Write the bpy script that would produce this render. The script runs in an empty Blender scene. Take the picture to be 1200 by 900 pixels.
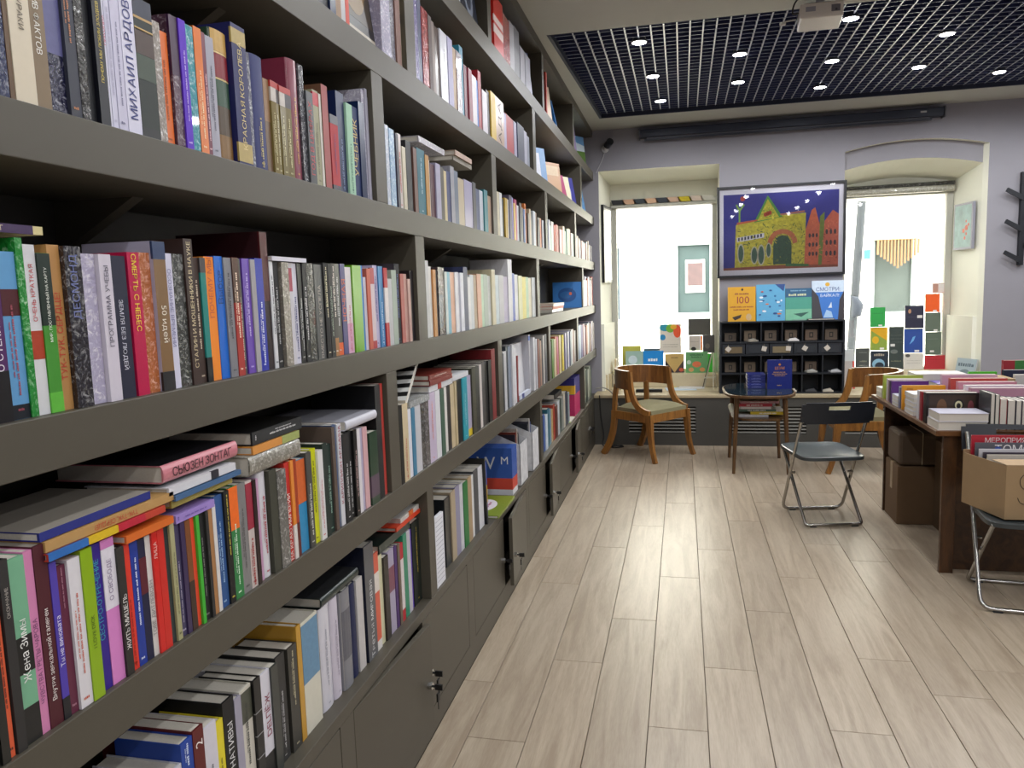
import bpy, bmesh, math, random
from mathutils import Vector, Matrix
random.seed(7)
SC = bpy.context.scene
COL = SC.collection
# ------------------------------------------------------------------ camera
YAW, PITCH, ROLL, FPX = 0.219901, 0.118239, -0.03184, 902.2
cy, sy = math.cos(YAW), math.sin(YAW)
fwd0, right0, up0 = Vector((-sy, cy, 0)), Vector((cy, sy, 0)), Vector((0, 0, 1))
fwd = fwd0 * math.cos(PITCH) - up0 * math.sin(PITCH)
up1 = up0 * math.cos(PITCH) + fwd0 * math.sin(PITCH)
rgt = right0 * math.cos(ROLL) + up1 * math.sin(ROLL)
upv = up1 * math.cos(ROLL) - right0 * math.sin(ROLL)
cd = bpy.data.cameras.new('camera'); cam = bpy.data.objects.new('camera', cd); COL.objects.link(cam)
cam.matrix_world = Matrix(((rgt.x, upv.x, -fwd.x, 0), (rgt.y, upv.y, -fwd.y, 0), (rgt.z, upv.z, -fwd.z, 1.53), (0, 0, 0, 1)))
cd.sensor_width = 36; cd.lens = FPX / 1200 * 36; cd.clip_start = .05; cd.clip_end = 200
SC.camera = cam
# ------------------------------------------------------------------ sky and exposure
wd = bpy.data.worlds.new('sky'); SC.world = wd; wd.use_nodes = True
bg = wd.node_tree.nodes['Background']; bg.inputs[0].default_value = (.97, 1, .97, 1); bg.inputs[1].default_value = 19.0
SC.view_settings.view_transform = 'Standard'; SC.view_settings.look = 'None'
SC.view_settings.exposure = 0.0; SC.view_settings.gamma = 1.0; SC.view_settings.use_curve_mapping = False
LAMP_W = 20.0
# ------------------------------------------------------------------ materials
def lin(h):
    r = [int(h[i:i + 2], 16) / 255 for i in (0, 2, 4)]
    return tuple(c / 12.92 if c <= .04045 else ((c + .055) / 1.055) ** 2.4 for c in r) + (1,)
MATS = {}
def mat(h, rough=.5, metal=0., noise=.08, nscale=40., bump=0., bscale=200., spec=.5, coat=0., emit=0., key=None):
    k = key or (h, rough, metal, noise, nscale, bump, bscale, spec, coat, emit)
    if k in MATS: return MATS[k]
    m = bpy.data.materials.new('paint_' + h); m.use_nodes = True; nt = m.node_tree
    p = nt.nodes['Principled BSDF']; c = lin(h)
    p.inputs['Roughness'].default_value = rough; p.inputs['Metallic'].default_value = metal
    p.inputs['Specular IOR Level'].default_value = spec; p.inputs['Coat Weight'].default_value = coat
    p.inputs['Base Color'].default_value = c
    if noise:
        tc = nt.nodes.new('ShaderNodeTexCoord'); n = nt.nodes.new('ShaderNodeTexNoise'); n.inputs['Scale'].default_value = nscale
        n.inputs['Detail'].default_value = 3
        r = nt.nodes.new('ShaderNodeMapRange'); r.inputs[3].default_value = 1 - noise; r.inputs[4].default_value = 1 + noise
        x = nt.nodes.new('ShaderNodeVectorMath'); x.operation = 'SCALE'; x.inputs[0].default_value = c[:3]
        nt.links.new(tc.outputs['Object'], n.inputs['Vector']); nt.links.new(n.outputs[0], r.inputs[0])
        nt.links.new(r.outputs[0], x.inputs['Scale']); nt.links.new(x.outputs[0], p.inputs['Base Color'])
    if bump:
        tc = nt.nodes.new('ShaderNodeTexCoord'); n2 = nt.nodes.new('ShaderNodeTexNoise'); n2.inputs['Scale'].default_value = bscale
        n2.inputs['Detail'].default_value = 4
        b = nt.nodes.new('ShaderNodeBump'); b.inputs['Strength'].default_value = bump; b.inputs['Distance'].default_value = .004
        nt.links.new(tc.outputs['Object'], n2.inputs['Vector']); nt.links.new(n2.outputs[0], b.inputs['Height']); nt.links.new(b.outputs[0], p.inputs['Normal'])
    if emit:
        p.inputs['Emission Color'].default_value = c; p.inputs['Emission Strength'].default_value = emit
    MATS[k] = m
    return m
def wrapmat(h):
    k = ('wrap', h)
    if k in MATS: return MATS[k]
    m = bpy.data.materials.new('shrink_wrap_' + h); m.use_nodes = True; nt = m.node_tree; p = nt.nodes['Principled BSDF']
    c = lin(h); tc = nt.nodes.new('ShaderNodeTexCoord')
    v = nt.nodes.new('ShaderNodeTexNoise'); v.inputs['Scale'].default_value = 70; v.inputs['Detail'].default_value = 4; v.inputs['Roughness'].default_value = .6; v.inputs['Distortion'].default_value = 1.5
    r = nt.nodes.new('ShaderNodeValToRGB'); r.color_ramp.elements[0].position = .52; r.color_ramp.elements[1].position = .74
    r.color_ramp.elements[0].color = tuple(x * .85 for x in c[:3]) + (1,); r.color_ramp.elements[1].color = tuple(min(.9, x * 1.2 + .3) for x in c[:3]) + (1,)  # pale flecks: glints of the crinkled film painted into the colour
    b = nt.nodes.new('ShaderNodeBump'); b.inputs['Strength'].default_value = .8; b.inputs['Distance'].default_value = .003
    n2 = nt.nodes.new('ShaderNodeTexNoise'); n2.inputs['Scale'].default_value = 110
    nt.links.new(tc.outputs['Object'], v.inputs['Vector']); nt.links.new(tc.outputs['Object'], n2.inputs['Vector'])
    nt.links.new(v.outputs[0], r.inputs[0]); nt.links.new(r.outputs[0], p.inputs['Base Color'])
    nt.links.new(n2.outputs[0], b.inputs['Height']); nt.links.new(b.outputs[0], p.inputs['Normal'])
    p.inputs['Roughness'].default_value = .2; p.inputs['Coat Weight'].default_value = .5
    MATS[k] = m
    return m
def woodmat(key, h1, h2, rough, scale=(1, 1, 1), wave=6., dist=6., axis='Y', bump=.03, rnd=0., gloss=.5):
    if key in MATS: return MATS[key]
    m = bpy.data.materials.new(key); m.use_nodes = True; nt = m.node_tree; p = nt.nodes['Principled BSDF']
    tc = nt.nodes.new('ShaderNodeTexCoord'); mp = nt.nodes.new('ShaderNodeMapping'); mp.inputs['Scale'].default_value = scale
    oi = nt.nodes.new('ShaderNodeObjectInfo')
    vm = nt.nodes.new('ShaderNodeVectorMath'); vm.operation = 'SCALE'; vm.inputs['Scale'].default_value = 37.
    cb = nt.nodes.new('ShaderNodeCombineXYZ')
    ad = nt.nodes.new('ShaderNodeVectorMath'); ad.operation = 'ADD'
    for i in range(3): nt.links.new(oi.outputs['Random'], cb.inputs[i])
    nt.links.new(cb.outputs[0], vm.inputs[0]); nt.links.new(tc.outputs['Object'], ad.inputs[0]); nt.links.new(vm.outputs[0], ad.inputs[1])
    nt.links.new(ad.outputs[0], mp.inputs['Vector'])
    w = nt.nodes.new('ShaderNodeTexNoise'); w.inputs['Scale'].default_value = wave; w.inputs['Detail'].default_value = 6; w.inputs['Distortion'].default_value = dist
    fine = nt.nodes.new('ShaderNodeTexNoise'); fine.inputs['Scale'].default_value = wave * 14; fine.inputs['Detail'].default_value = 3
    nt.links.new(mp.outputs[0], w.inputs['Vector']); nt.links.new(mp.outputs[0], fine.inputs['Vector'])
    mx = nt.nodes.new('ShaderNodeMath'); mx.operation = 'MULTIPLY_ADD'; mx.inputs[1].default_value = .35
    nt.links.new(fine.outputs[0], mx.inputs[0]); nt.links.new(w.outputs[0], mx.inputs[2])
    r = nt.nodes.new('ShaderNodeValToRGB'); r.color_ramp.elements[0].color = lin(h1); r.color_ramp.elements[1].color = lin(h2)
    r.color_ramp.elements[0].position = .48; r.color_ramp.elements[1].position = .85
    nt.links.new(mx.outputs[0], r.inputs[0])
    col = r.outputs[0]
    if rnd:
        mr = nt.nodes.new('ShaderNodeMapRange'); mr.inputs[3].default_value = 1 - rnd; mr.inputs[4].default_value = 1 + rnd
        sc = nt.nodes.new('ShaderNodeVectorMath'); sc.operation = 'SCALE'
        nt.links.new(oi.outputs['Random'], mr.inputs[0]); nt.links.new(col, sc.inputs[0]); nt.links.new(mr.outputs[0], sc.inputs['Scale']); col = sc.outputs[0]
    nt.links.new(col, p.inputs['Base Color'])
    p.inputs['Roughness'].default_value = rough; p.inputs['Specular IOR Level'].default_value = gloss
    if bump:
        b = nt.nodes.new('ShaderNodeBump'); b.inputs['Strength'].default_value = bump; b.inputs['Distance'].default_value = .002
        nt.links.new(mx.outputs[0], b.inputs['Height']); nt.links.new(b.outputs[0], p.inputs['Normal'])
    MATS[key] = m
    return m
def glassmat():
    if 'glass' in MATS: return MATS['glass']
    m = bpy.data.materials.new('window_glass'); m.use_nodes = True; nt = m.node_tree
    nt.nodes.remove(nt.nodes['Principled BSDF']); out = nt.nodes['Material Output']
    t = nt.nodes.new('ShaderNodeBsdfTransparent'); g = nt.nodes.new('ShaderNodeBsdfGlossy'); g.inputs['Roughness'].default_value = .02
    f = nt.nodes.new('ShaderNodeFresnel'); f.inputs[0].default_value = 1.5; mx = nt.nodes.new('ShaderNodeMixShader')
    nt.links.new(f.outputs[0], mx.inputs[0]); nt.links.new(t.outputs[0], mx.inputs[1]); nt.links.new(g.outputs[0], mx.inputs[2]); nt.links.new(mx.outputs[0], out.inputs[0])
    MATS['glass'] = m
    return m
PAGES = mat('cfc9bd', .8, noise=.12, nscale=300, key='pages')
# ------------------------------------------------------------------ mesh helpers
class MB:
    def __init__(s): s.v = []; s.f = []; s.mi = []
    def add(s, vs, fs, mi=0):
        o = len(s.v); s.v += [tuple(x) for x in vs]; s.f += [tuple(i + o for i in f) for f in fs]; s.mi += [mi] * len(fs); return s
    def box(s, x0, x1, y0, y1, z0, z1, mi=0):
        return s.add([(x0, y0, z0), (x1, y0, z0), (x1, y1, z0), (x0, y1, z0), (x0, y0, z1), (x1, y0, z1), (x1, y1, z1), (x0, y1, z1)],
                     [(0, 3, 2, 1), (4, 5, 6, 7), (0, 1, 5, 4), (1, 2, 6, 5), (2, 3, 7, 6), (3, 0, 4, 7)], mi)
    def prism(s, pts, z0, z1, mi=0, ax='z', smi=None):
        """extrude a 2-D outline (counter-clockwise) along an axis"""
        n = len(pts)
        def P(a, b, c):
            return {'z': (a, b, c), 'y': (a, c, b), 'x': (c, a, b)}[ax]
        vs = [P(a, b, z0) for a, b in pts] + [P(a, b, z1) for a, b in pts]
        fs = [tuple(range(n - 1, -1, -1)), tuple(range(n, 2 * n))] + [(i, (i + 1) % n, (i + 1) % n + n, i + n) for i in range(n)]
        if ax == 'y': fs = [tuple(reversed(f)) for f in fs]
        return s.add(vs, fs, mi)
    def quad(s, a, b, c, d, mi=0): return s.add([a, b, c, d], [(0, 1, 2, 3)], mi)
    def tube(s, pts, rad, n=8, mi=0, caps=True, sq=None):
        pts = [Vector(p) for p in pts]; N = len(pts)
        rads = rad if isinstance(rad, (list, tuple)) else [rad] * N
        ref = None; rings = []
        for i in range(N):
            t = (pts[min(i + 1, N - 1)] - pts[max(i - 1, 0)]).normalized()
            if ref is None:
                ref = Vector((0, 0, 1)) if abs(t.z) < .9 else Vector((1, 0, 0))
                if sq is not None: ref = Vector(sq)
            a = (ref - t * ref.dot(t)).normalized(); b = t.cross(a); ref = a
            r = rads[i]; ra, rb = (r if isinstance(r, (list, tuple)) else (r, r))
            ring = []
            for k in range(n):
                if n == 4:
                    ca, cb_ = ((1, 1), (-1, 1), (-1, -1), (1, -1))[k]
                else:
                    an = 2 * math.pi * k / n; ca, cb_ = math.cos(an), math.sin(an)
                ring.append(pts[i] + a * ca * ra + b * cb_ * rb)
            rings.append(ring)
        o = len(s.v)
        for r in rings: s.v += [tuple(p) for p in r]
        for i in range(N - 1):
            for k in range(n):
                s.f.append((o + i * n + k, o + i * n + (k + 1) % n, o + (i + 1) * n + (k + 1) % n, o + (i + 1) * n + k)); s.mi.append(mi)
        if caps:
            s.f.append(tuple(o + k for k in range(n - 1, -1, -1))); s.f.append(tuple(o + (N - 1) * n + k for k in range(n))); s.mi += [mi, mi]
        return s
    def disc(s, c, r, n, axis, h, mi=0, r2=None):
        c = Vector(c); ax = Vector(axis).normalized()
        return s.tube([c, c + ax * h], [r, r if r2 is None else r2], n, mi)
    def mesh(s, name, mats, smooth=False):
        me = bpy.data.meshes.new(name); me.from_pydata(s.v, [], s.f)
        for m in (mats if isinstance(mats, (list, tuple)) else [mats]): me.materials.append(m)
        if any(s.mi): me.polygons.foreach_set('material_index', s.mi)
        if smooth:
            me.polygons.foreach_set('use_smooth', [True] * len(s.f))
            me.set_sharp_from_angle(angle=math.radians(38))
        me.update(); return me
    def build(s, name, mats, parent=None, loc=None, rz=0., smooth=False, bevel=0.):
        o = bpy.data.objects.new(name, s.mesh(name, mats, smooth)); COL.objects.link(o)
        if loc is not None: o.location = loc
        o.rotation_euler.z = rz
        if parent is not None: o.parent = parent
        if bevel:
            b = o.modifiers.new('bevel', 'BEVEL'); b.width = bevel; b.segments = 2; b.limit_method = 'ANGLE'; b.angle_limit = math.radians(40)
        return o
def fillet(pts, r, n=5):
    """round the corners of a polyline"""
    pts = [Vector(p) for p in pts]; out = [pts[0]]
    for i in range(1, len(pts) - 1):
        a, b, c = pts[i - 1], pts[i], pts[i + 1]
        d1 = (a - b); d2 = (c - b); q = min(r, d1.length * .45, d2.length * .45)
        p1 = b + d1.normalized() * q; p2 = b + d2.normalized() * q
        for k in range(n + 1):
            t = k / n; out.append(p1 * (1 - t) ** 2 + b * 2 * t * (1 - t) + p2 * t * t)
    return out + [pts[-1]]
def bez(p0, p1, p2, p3, n=10):
    p0, p1, p2, p3 = map(Vector, (p0, p1, p2, p3))
    return [p0 * (1 - t) ** 3 + p1 * 3 * t * (1 - t) ** 2 + p2 * 3 * t * t * (1 - t) + p3 * t ** 3 for t in [i / n for i in range(n + 1)]]
def empty(name, loc=(0, 0, 0), rz=0.):
    o = bpy.data.objects.new(name, None); COL.objects.link(o); o.location = loc; o.rotation_euler.z = rz; o.empty_display_size = .05
    return o
def tag(o, label=None, cat=None, group=None, kind=None):
    if label: o['label'] = label
    if cat: o['category'] = cat
    if group: o['group'] = group
    if kind: o['kind'] = kind
    return o
def copy_tree(o, parent=None):
    c = o.copy(); COL.objects.link(c)
    if parent is not None: c.parent = parent
    for ch in o.children: copy_tree(ch, c)
    return c
TXT = {}; GLYPH = {}
def strokes(ch):
    """letters drawn as thick strokes where the font's own outlines overlap"""
    el = lambda cx, cy, rx, ry, a0=0, a1=360, n=14: [(cx + rx * math.cos(math.radians(a0 + (a1 - a0) * k / n)), cy + ry * math.sin(math.radians(a0 + (a1 - a0) * k / n))) for k in range(n + 1)]
    low = [(0, .405), (.27, .405), (.38, .36), (.42, .22), (.38, .08), (.27, .04), (0, .04)]; st = lambda x: [(x, 0), (x, .73)]
    sh = lambda p, d: [(x + d, y) for x, y in p]
    D = {'Ь': [st(0), low], 'Ы': [st(0), low, st(.6)], 'Ъ': [st(.16), sh(low, .16), [(-.06, .69), (.16, .69)]],
         'Ф': [st(.32), el(.32, .37, .3, .24)], 'Н': [st(0), st(.5), [(0, .38), (.5, .38)]],
         'Р': [st(0), [(0, .69), (.28, .69), (.4, .64), (.43, .53), (.4, .4), (.28, .34), (0, .34)]],
         'Я': [st(.43), [(.43, .69), (.15, .69), (.04, .64), (0, .53), (.04, .4), (.15, .34), (.43, .34)], [(.22, .34), (0, 0)]],
         'Э': [el(.2, .365, .32, .33, 125, -125), [(.14, .37), (.5, .37)]], 'Ю': [st(0), [(0, .37), (.18, .37)], el(.47, .365, .29, .33)]}
    up = ch.upper()
    if up not in D: return None
    k = 1. if ch == up else .75; vs = []; fs = []; w = .048
    for line in D[up]:
        for (x0, y0), (x1, y1) in zip(line, line[1:]):
            d = Vector((x1 - x0, y1 - y0)); L = d.length or 1; d = d / L * (w * .7); n = Vector((-d.y, d.x)) / .7
            o = len(vs); e = d if len(line) > 2 else d * 0
            vs += [((x0 - e.x - n.x) * k, (y0 - e.y - n.y) * k), ((x1 + e.x - n.x) * k, (y1 + e.y - n.y) * k), ((x1 + e.x + n.x) * k, (y1 + e.y + n.y) * k), ((x0 - e.x + n.x) * k, (y0 - e.y + n.y) * k)]
            fs.append((o, o + 1, o + 2, o + 3))
    return vs, fs
def glyph(ch):
    if ch in GLYPH: return GLYPH[ch]
    g = strokes(ch) if ch not in 'нН' or ch == 'н' else None
    if g is None:
        cu = bpy.data.curves.new('writing', 'FONT'); cu.body = ch; cu.size = 1; cu.resolution_u = 3; cu.fill_mode = 'FRONT'
        ob = bpy.data.objects.new('writing', cu); me = bpy.data.meshes.new_from_object(ob)
        g = ([(v.co.x, v.co.y) for v in me.vertices], [tuple(p.vertices) for p in me.polygons])
        bpy.data.objects.remove(ob); bpy.data.curves.remove(cu); bpy.data.meshes.remove(me)
    GLYPH[ch] = g
    return g
def text_mesh(s):
    """flat outline of a piece of writing, unit size: list of (x, y), faces, width, height"""
    if s in TXT: return TXT[s]
    vs, fs, x = [], [], 0.
    for ch in s:
        if ch == ' ': x += .26; continue
        v, f = glyph(ch); a = min(p[0] for p in v); b = max(p[0] for p in v); o = len(vs)
        vs += [(p[0] - a + x, p[1]) for p in v]; fs += [tuple(i + o for i in q) for q in f]; x += b - a + .1
    x0 = min(v[0] for v in vs); x1 = max(v[0] for v in vs); y0 = min(v[1] for v in vs); y1 = max(v[1] for v in vs)
    TXT[s] = ([(v[0] - (x0 + x1) / 2, v[1] - (y0 + y1) / 2) for v in vs], fs, x1 - x0, y1 - y0)
    return TXT[s]
def letters(mb, s, o, ex, ey, width, height, mi=0):
    """writing centred at o, along ex, upright along ey, fitted into width x height (cap height)"""
    vs, fs, w, h = text_mesh(s); k = min(width / w, height / h); o, ex, ey = Vector(o), Vector(ex), Vector(ey)
    mb.add([o + ex * (x * k) + ey * (y * k) for x, y in vs], fs, mi)
    return mb
def marks(mb, o, ex, ey, length, height, rnd, mi=0, gap=.35):
    """a line of print too small to read: little upright marks"""
    o, ex, ey = Vector(o), Vector(ex), Vector(ey); x = -length / 2
    while x < length / 2:
        for k in range(rnd.randint(3, 8)):
            w = height * rnd.uniform(.35, .75); hh = height * rnd.uniform(.65, 1)
            if x + w > length / 2: break
            a = o + ex * x - ey * height / 2
            mb.add([a, a + ex * w, a + ex * w + ey * hh, a + ey * hh], [(0, 1, 2, 3)], mi)
            x += w + height * .18
        x += height * gap + .001
    return mb
def part(mb, name, mats, root, **k):
    """a part modelled in room coordinates under an unrotated root"""
    o = mb.build(name, mats, root, **k); o.matrix_parent_inverse = Matrix.Translation(-Vector(root.location)); return o
# ================================================================== the setting
YB, YW, YG, ZC = 7.85, 7.545, 8.45, 3.09         # back wall, bench front, window plane, soffit height
XR, YN = 4.2, -3.4                                # right wall, rear wall
WALL = mat('929096', .85, noise=.04, nscale=6, bump=.05, bscale=300, key='wall_paint')
REVEAL = mat('eeeddd', .8, noise=.03, nscale=5, key='reveal_paint')
SOFFIT = mat('b3b3ac', .9, noise=.03, nscale=4, key='soffit_paint')
NAVY = mat('20273c', .6, noise=.05, key='grid_navy')
GRIDE = mat('a8b0bc', .35, noise=.04, key='grid_edge')
GRIDM = mat('242c54', .4, noise=.05, spec=.6, key='grid_slat')
# floor
fl = MB().box(-1.2, XR, YN, YB, -.06, -.012).build('floor', mat('4a4034', .9, key='subfloor')); tag(fl, kind='structure')
PLANK = woodmat('oak_laminate', '9f8e79', 'b9aa95', .33, (11, 1.0, 1), 1.5, 1.4, bump=.03, rnd=.05)
joints = {-1: 2.796, 0: 2.415, 1: 3.019, 2: 3.466, 3: 2.581, 4: 3.047, 5: 3.641, 6: 2.658, 7: 3.219, 8: 2.96, 9: 3.185}
PW, PL = .2045, 1.448
plank_mesh = {}
for c in range(-1, 24):
    x0 = -.739 + PW * c; x1 = min(x0 + PW, XR); j = joints.get(c, 2.4 + (c * .617) % 1.4)
    if c == -1: x0 = -.86
    y = j - PL * math.ceil((j - YN) / PL)
    while y < YB - .3:
        a, b = max(y, YN), min(y + PL, YW + .1)
        if b - a > .02:
            k = (round(x1 - x0, 3), round(b - a, 3))
            if k not in plank_mesh:
                w, l, g, t = x1 - x0, b - a, .0011, .0012
                mb = MB().add([(g, g, -.012), (w - g, g, -.012), (w - g, l - g, -.012), (g, l - g, -.012),
                               (g, g, -t), (w - g, g, -t), (w - g, l - g, -t), (g, l - g, -t),
                               (g + t, g + t, 0), (w - g - t, g + t, 0), (w - g - t, l - g - t, 0), (g + t, l - g - t, 0)],
                              [(0, 1, 5, 4), (1, 2, 6, 5), (2, 3, 7, 6), (3, 0, 4, 7), (4, 5, 9, 8), (5, 6, 10, 9), (6, 7, 11, 10), (7, 4, 8, 11), (8, 9, 10, 11)])
                plank_mesh[k] = mb.mesh('plank', PLANK)
            o = bpy.data.objects.new('plank', plank_mesh[k]); COL.objects.link(o); o.location = (x0, a, 0); o.parent = fl
        y += PL
# plain walls
tag(MB().box(-1.3, -1.2, YN, YB + .7, -.06, 3.8).build('wall_left', WALL), kind='structure')
tag(MB().box(XR, XR + .1, YN, YB + .7, -.06, 3.8).build('wall_right', WALL), kind='structure')
tag(MB().box(-1.3, XR + .1, YN - .1, YN, -.06, 3.8).build('wall_rear', WALL), kind='structure')
# back wall with two deep window niches (the second one under a flat arch)
def arc(x0, x1, zs, rise, n=16):
    return [(x0 + (x1 - x0) * i / n, zs + rise * (1 - (2 * i / n - 1) ** 2)) for i in range(n + 1)]
NL, NR, NT = -.808, .354, 2.695
AL, AR = 1.483, 2.69
w = MB()
def rect(x0, x1, z0, z1, y=YB, mi=0): w.quad((x0, y, z0), (x1, y, z0), (x1, y, z1), (x0, y, z1), mi)
rect(-1.2, NL, 0, 3.4); rect(NL, NR, NT, 3.4); rect(NR, AL, 0, 3.4); rect(AR, XR, 0, 3.4); rect(NL, NR, 0, .3); rect(AL, AR, 0, .3)
A1 = arc(AL, AR, 2.727, .075)
for (xa, za), (xb, zb) in zip(A1, A1[1:]): w.quad((xa, YB, za), (xb, YB, zb), (xb, YB, 3.4), (xa, YB, 3.4))
# left niche reveals
LI, RI, TI = -.745, .365, 2.63
w.quad((NL, YB, .3), (NL, YB, NT), (LI, YG, TI), (LI, YG, .3), 1); w.quad((NR, YB, .3), (RI, YG, .3), (RI, YG, TI), (NR, YB, NT), 1)
w.quad((NL, YB, NT), (NR, YB, NT), (RI, YG, TI), (LI, YG, TI), 1)
w.box(LI - .2, RI + .2, YG + .05, YG + .35, 2.40, 3.4); w.box(LI - .1, RI + .1, YG - .01, YG + .05, 2.455, TI + .01, 1)
w.box(LI - .3, LI, YG, YG + .35, .3, 2.6); w.box(RI, RI + .2, YG, YG + .35, .3, 2.6); w.box(LI - .3, RI + .3, YG, YG + .35, 0, .6)
# arched niche: a shallow outer step, then the deep reveal
Y2 = YB + .07; A2 = arc(AL, AR - .025, 2.565, .077); A3 = arc(1.55, 2.59, 2.475, .06)
for (xa, za), (xb, zb) in zip(A1, A1[1:]): w.quad((xa, YB, za), (xa, Y2, za), (xb, Y2, zb), (xb, YB, zb), 1)
A2b = arc(AL, AR, 2.565, .077)
for i in range(16):
    (xa, za), (xb, zb) = A1[i], A1[i + 1]; (xc, zc), (xd, zd) = A2[i], A2[i + 1]
    w.quad((xc, Y2, zc), (xd, Y2, zd), (xb, Y2, zb), (xa, Y2, za))
    (xe, ze), (xf, zf) = A3[i], A3[i + 1]
    w.quad((xc, Y2, zc), (xe, YG, ze), (xf, YG, zf), (xd, Y2, zd), 1)
w.quad((AL, YB, .3), (AL, Y2, .3), (AL, Y2, 2.73), (AL, YB, 2.73), 1); w.quad((AR, YB, .3), (AR, YB, 2.73), (AR - .025, Y2, 2.727), (AR - .025, Y2, .3), 1)
w.quad((AL, Y2, .3), (1.55, YG, .3), (1.55, YG, 2.475), (AL, Y2, 2.565), 1); w.quad((AR - .025, Y2, .3), (AR - .025, Y2, 2.565), (2.59, YG, 2.475), (2.59, YG, .3), 1)
w.box(1.3, 2.9, YG + .02, YG + .35, 2.36, 3.4, 1); w.box(1.3, 1.55, YG, YG + .35, .3, 2.6); w.box(2.59, 2.9, YG, YG + .35, .3, 2.6); w.box(1.3, 2.9, YG, YG + .35, 0, .6)
w.box(-1.3, -1.2, YB, YG + .35, 0, 3.4); w.box(RI + .2, 1.3, YG + .1, YG + .35, 0, 3.4); w.box(2.9, XR + .1, YG, YG + .35, 0, 3.4)
# thicker panelled foot of the jambs
w.add([(NL, YB + .005, .49), (NL + .03, YB + .005, .49), (LI + .03, YG - .06, .49), (LI, YG - .06, .49), (NL, YB + .005, 1.18), (NL + .03, YB + .005, 1.18), (LI + .03, YG - .06, 1.18), (LI, YG - .06, 1.18)],
      [(0, 1, 5, 4), (1, 2, 6, 5), (2, 3, 7, 6), (3, 0, 4, 7), (4, 5, 6, 7)], 1)
w.add([(AR - .06, Y2, .49), (AR - .025, Y2, .49), (2.59, YG - .06, .49), (2.555, YG - .06, .49), (AR - .06, Y2, 1.175), (AR - .025, Y2, 1.175), (2.59, YG - .06, 1.175), (2.555, YG - .06, 1.175)],
      [(0, 1, 5, 4), (1, 2, 6, 5), (2, 3, 7, 6), (3, 0, 4, 7), (4, 5, 6, 7)], 1)
tag(w.build('wall_back', [WALL, REVEAL]), kind='structure')
# windows
FRAME = mat('b9b8ac', .55, noise=.03, key='window_frame')
def window(name, x0, x1, z0, z1, fw):
    e = empty(name, ((x0 + x1) / 2, YG + .03, z0)); tag(e, kind='structure')
    for n, b in dict(left=(x0, x0 + fw, z0, z1), right=(x1 - fw, x1, z0, z1), bottom=(x0 + fw, x1 - fw, z0, z0 + .06), top=(x0 + fw, x1 - fw, z1 - fw, z1)).items():
        part(MB().box(b[0], b[1], YG - .03, YG + .05, b[2], b[3]), 'window_frame', FRAME, e, bevel=.004)
    part(MB().box(x0 + fw, x1 - fw, YG + .015, YG + .02, z0 + .06, z1 - fw), 'pane', glassmat(), e)
    return e
window('window_1', LI, RI, .6, 2.455, .06)
window('window_2', 1.55, 2.59, .6, 2.42, .06)
# raised ledge inside each window
LEDGE = mat('cdbf9f', .7, noise=.06, key='ledge')
tag(MB().box(LI + .03, RI, 8.15, YG - .031, .497, .628).build('trim_1', LEDGE, bevel=.004), kind='structure')
tag(MB().box(1.56, 2.555, 8.15, YG - .031, .497, .64).build('trim_2', LEDGE, bevel=.004), kind='structure')
# rolled paper strip above the first window, rolled blind above the second
r1 = empty('paper_strip', (-.2, 8.36, 2.41)); tag(r1, 'row of patterned paper pieces tucked above the narrower window', 'paper strip')
part(MB().tube([(LI + .01, 8.39, 2.395), (RI - .01, 8.39, 2.395)], .018, 10), 'rail', FRAME, r1, smooth=True)
xx = LI + .03; rr = random.Random(3)
for i, c in enumerate(['2a2a2c', 'c9a184', '3c4248', 'd2ab8c', '3a3e46', 'c9a890', 'c8b41e', 'd8c4b4', 'c9c6bc']):
    l = .115; part(MB().prism([(xx, 2.415), (xx + l + .02, 2.415), (xx + l - .01, 2.465), (xx - .02, 2.465)], 8.37, 8.374, ax='y'), 'paper_piece', mat(c, .7), r1); xx += l
r2 = empty('rolled_blind', (2.05, 8.36, 2.4)); tag(r2, 'clear plastic rolled blind with dark seam under the arched niche', 'blind')
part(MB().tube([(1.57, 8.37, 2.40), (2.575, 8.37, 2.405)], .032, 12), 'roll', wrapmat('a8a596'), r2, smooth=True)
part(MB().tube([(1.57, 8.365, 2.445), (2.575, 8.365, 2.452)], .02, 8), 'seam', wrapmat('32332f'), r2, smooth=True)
# ceiling: soffit in front, recess with open-cell grid, soffit strips around it
GX0, GX1, GY0, GY1 = -.735, 4.1, 4.885, 7.33
cl = MB()
cl.box(-1.3, XR + .1, YN, GY0, ZC, ZC + .09); cl.box(-1.3, XR + .1, GY1, YB + .02, ZC, ZC + .09); cl.box(GX1, XR + .1, GY0, GY1, ZC, ZC + .09)
cl.prism([(-1.3, GY0), (-.806, GY0), (GX0, GY1), (-1.3, GY1)], ZC, ZC + .09)
tag(cl.build('ceiling', SOFFIT), kind='structure')
void = MB().box(-1.3, XR + .1, YN, YB + .7, 3.78, 3.84)
tag(void.build('ceiling_void', mat('131a44', .9, key='void')), kind='structure')
gr = empty('ceiling_grid', (1.7, 6.1, 3.12)); tag(gr, kind='structure')
fr = MB(); t = .012
fr.add([(-.806, GY0, 3.0905), (GX0, GY1, 3.0905), (GX0, GY1, 3.2), (-.806, GY0, 3.2), (-.806 + .02, GY0, 3.0905), (GX0 + .02, GY1, 3.0905), (GX0 + .02, GY1, 3.2), (-.786, GY0, 3.2)],
       [(0, 1, 5, 4), (4, 5, 6, 7), (0, 3, 2, 1)])
fr.box(GX0, GX1, GY1 - .02, GY1, 3.0905, 3.2); fr.box(-.8, GX1, GY0, GY0 + .012, 3.0905, 3.2); fr.box(GX1 - .02, GX1, GY0, GY1, 3.0905, 3.2)
part(fr, 'grid_frame', NAVY, gr)
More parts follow.
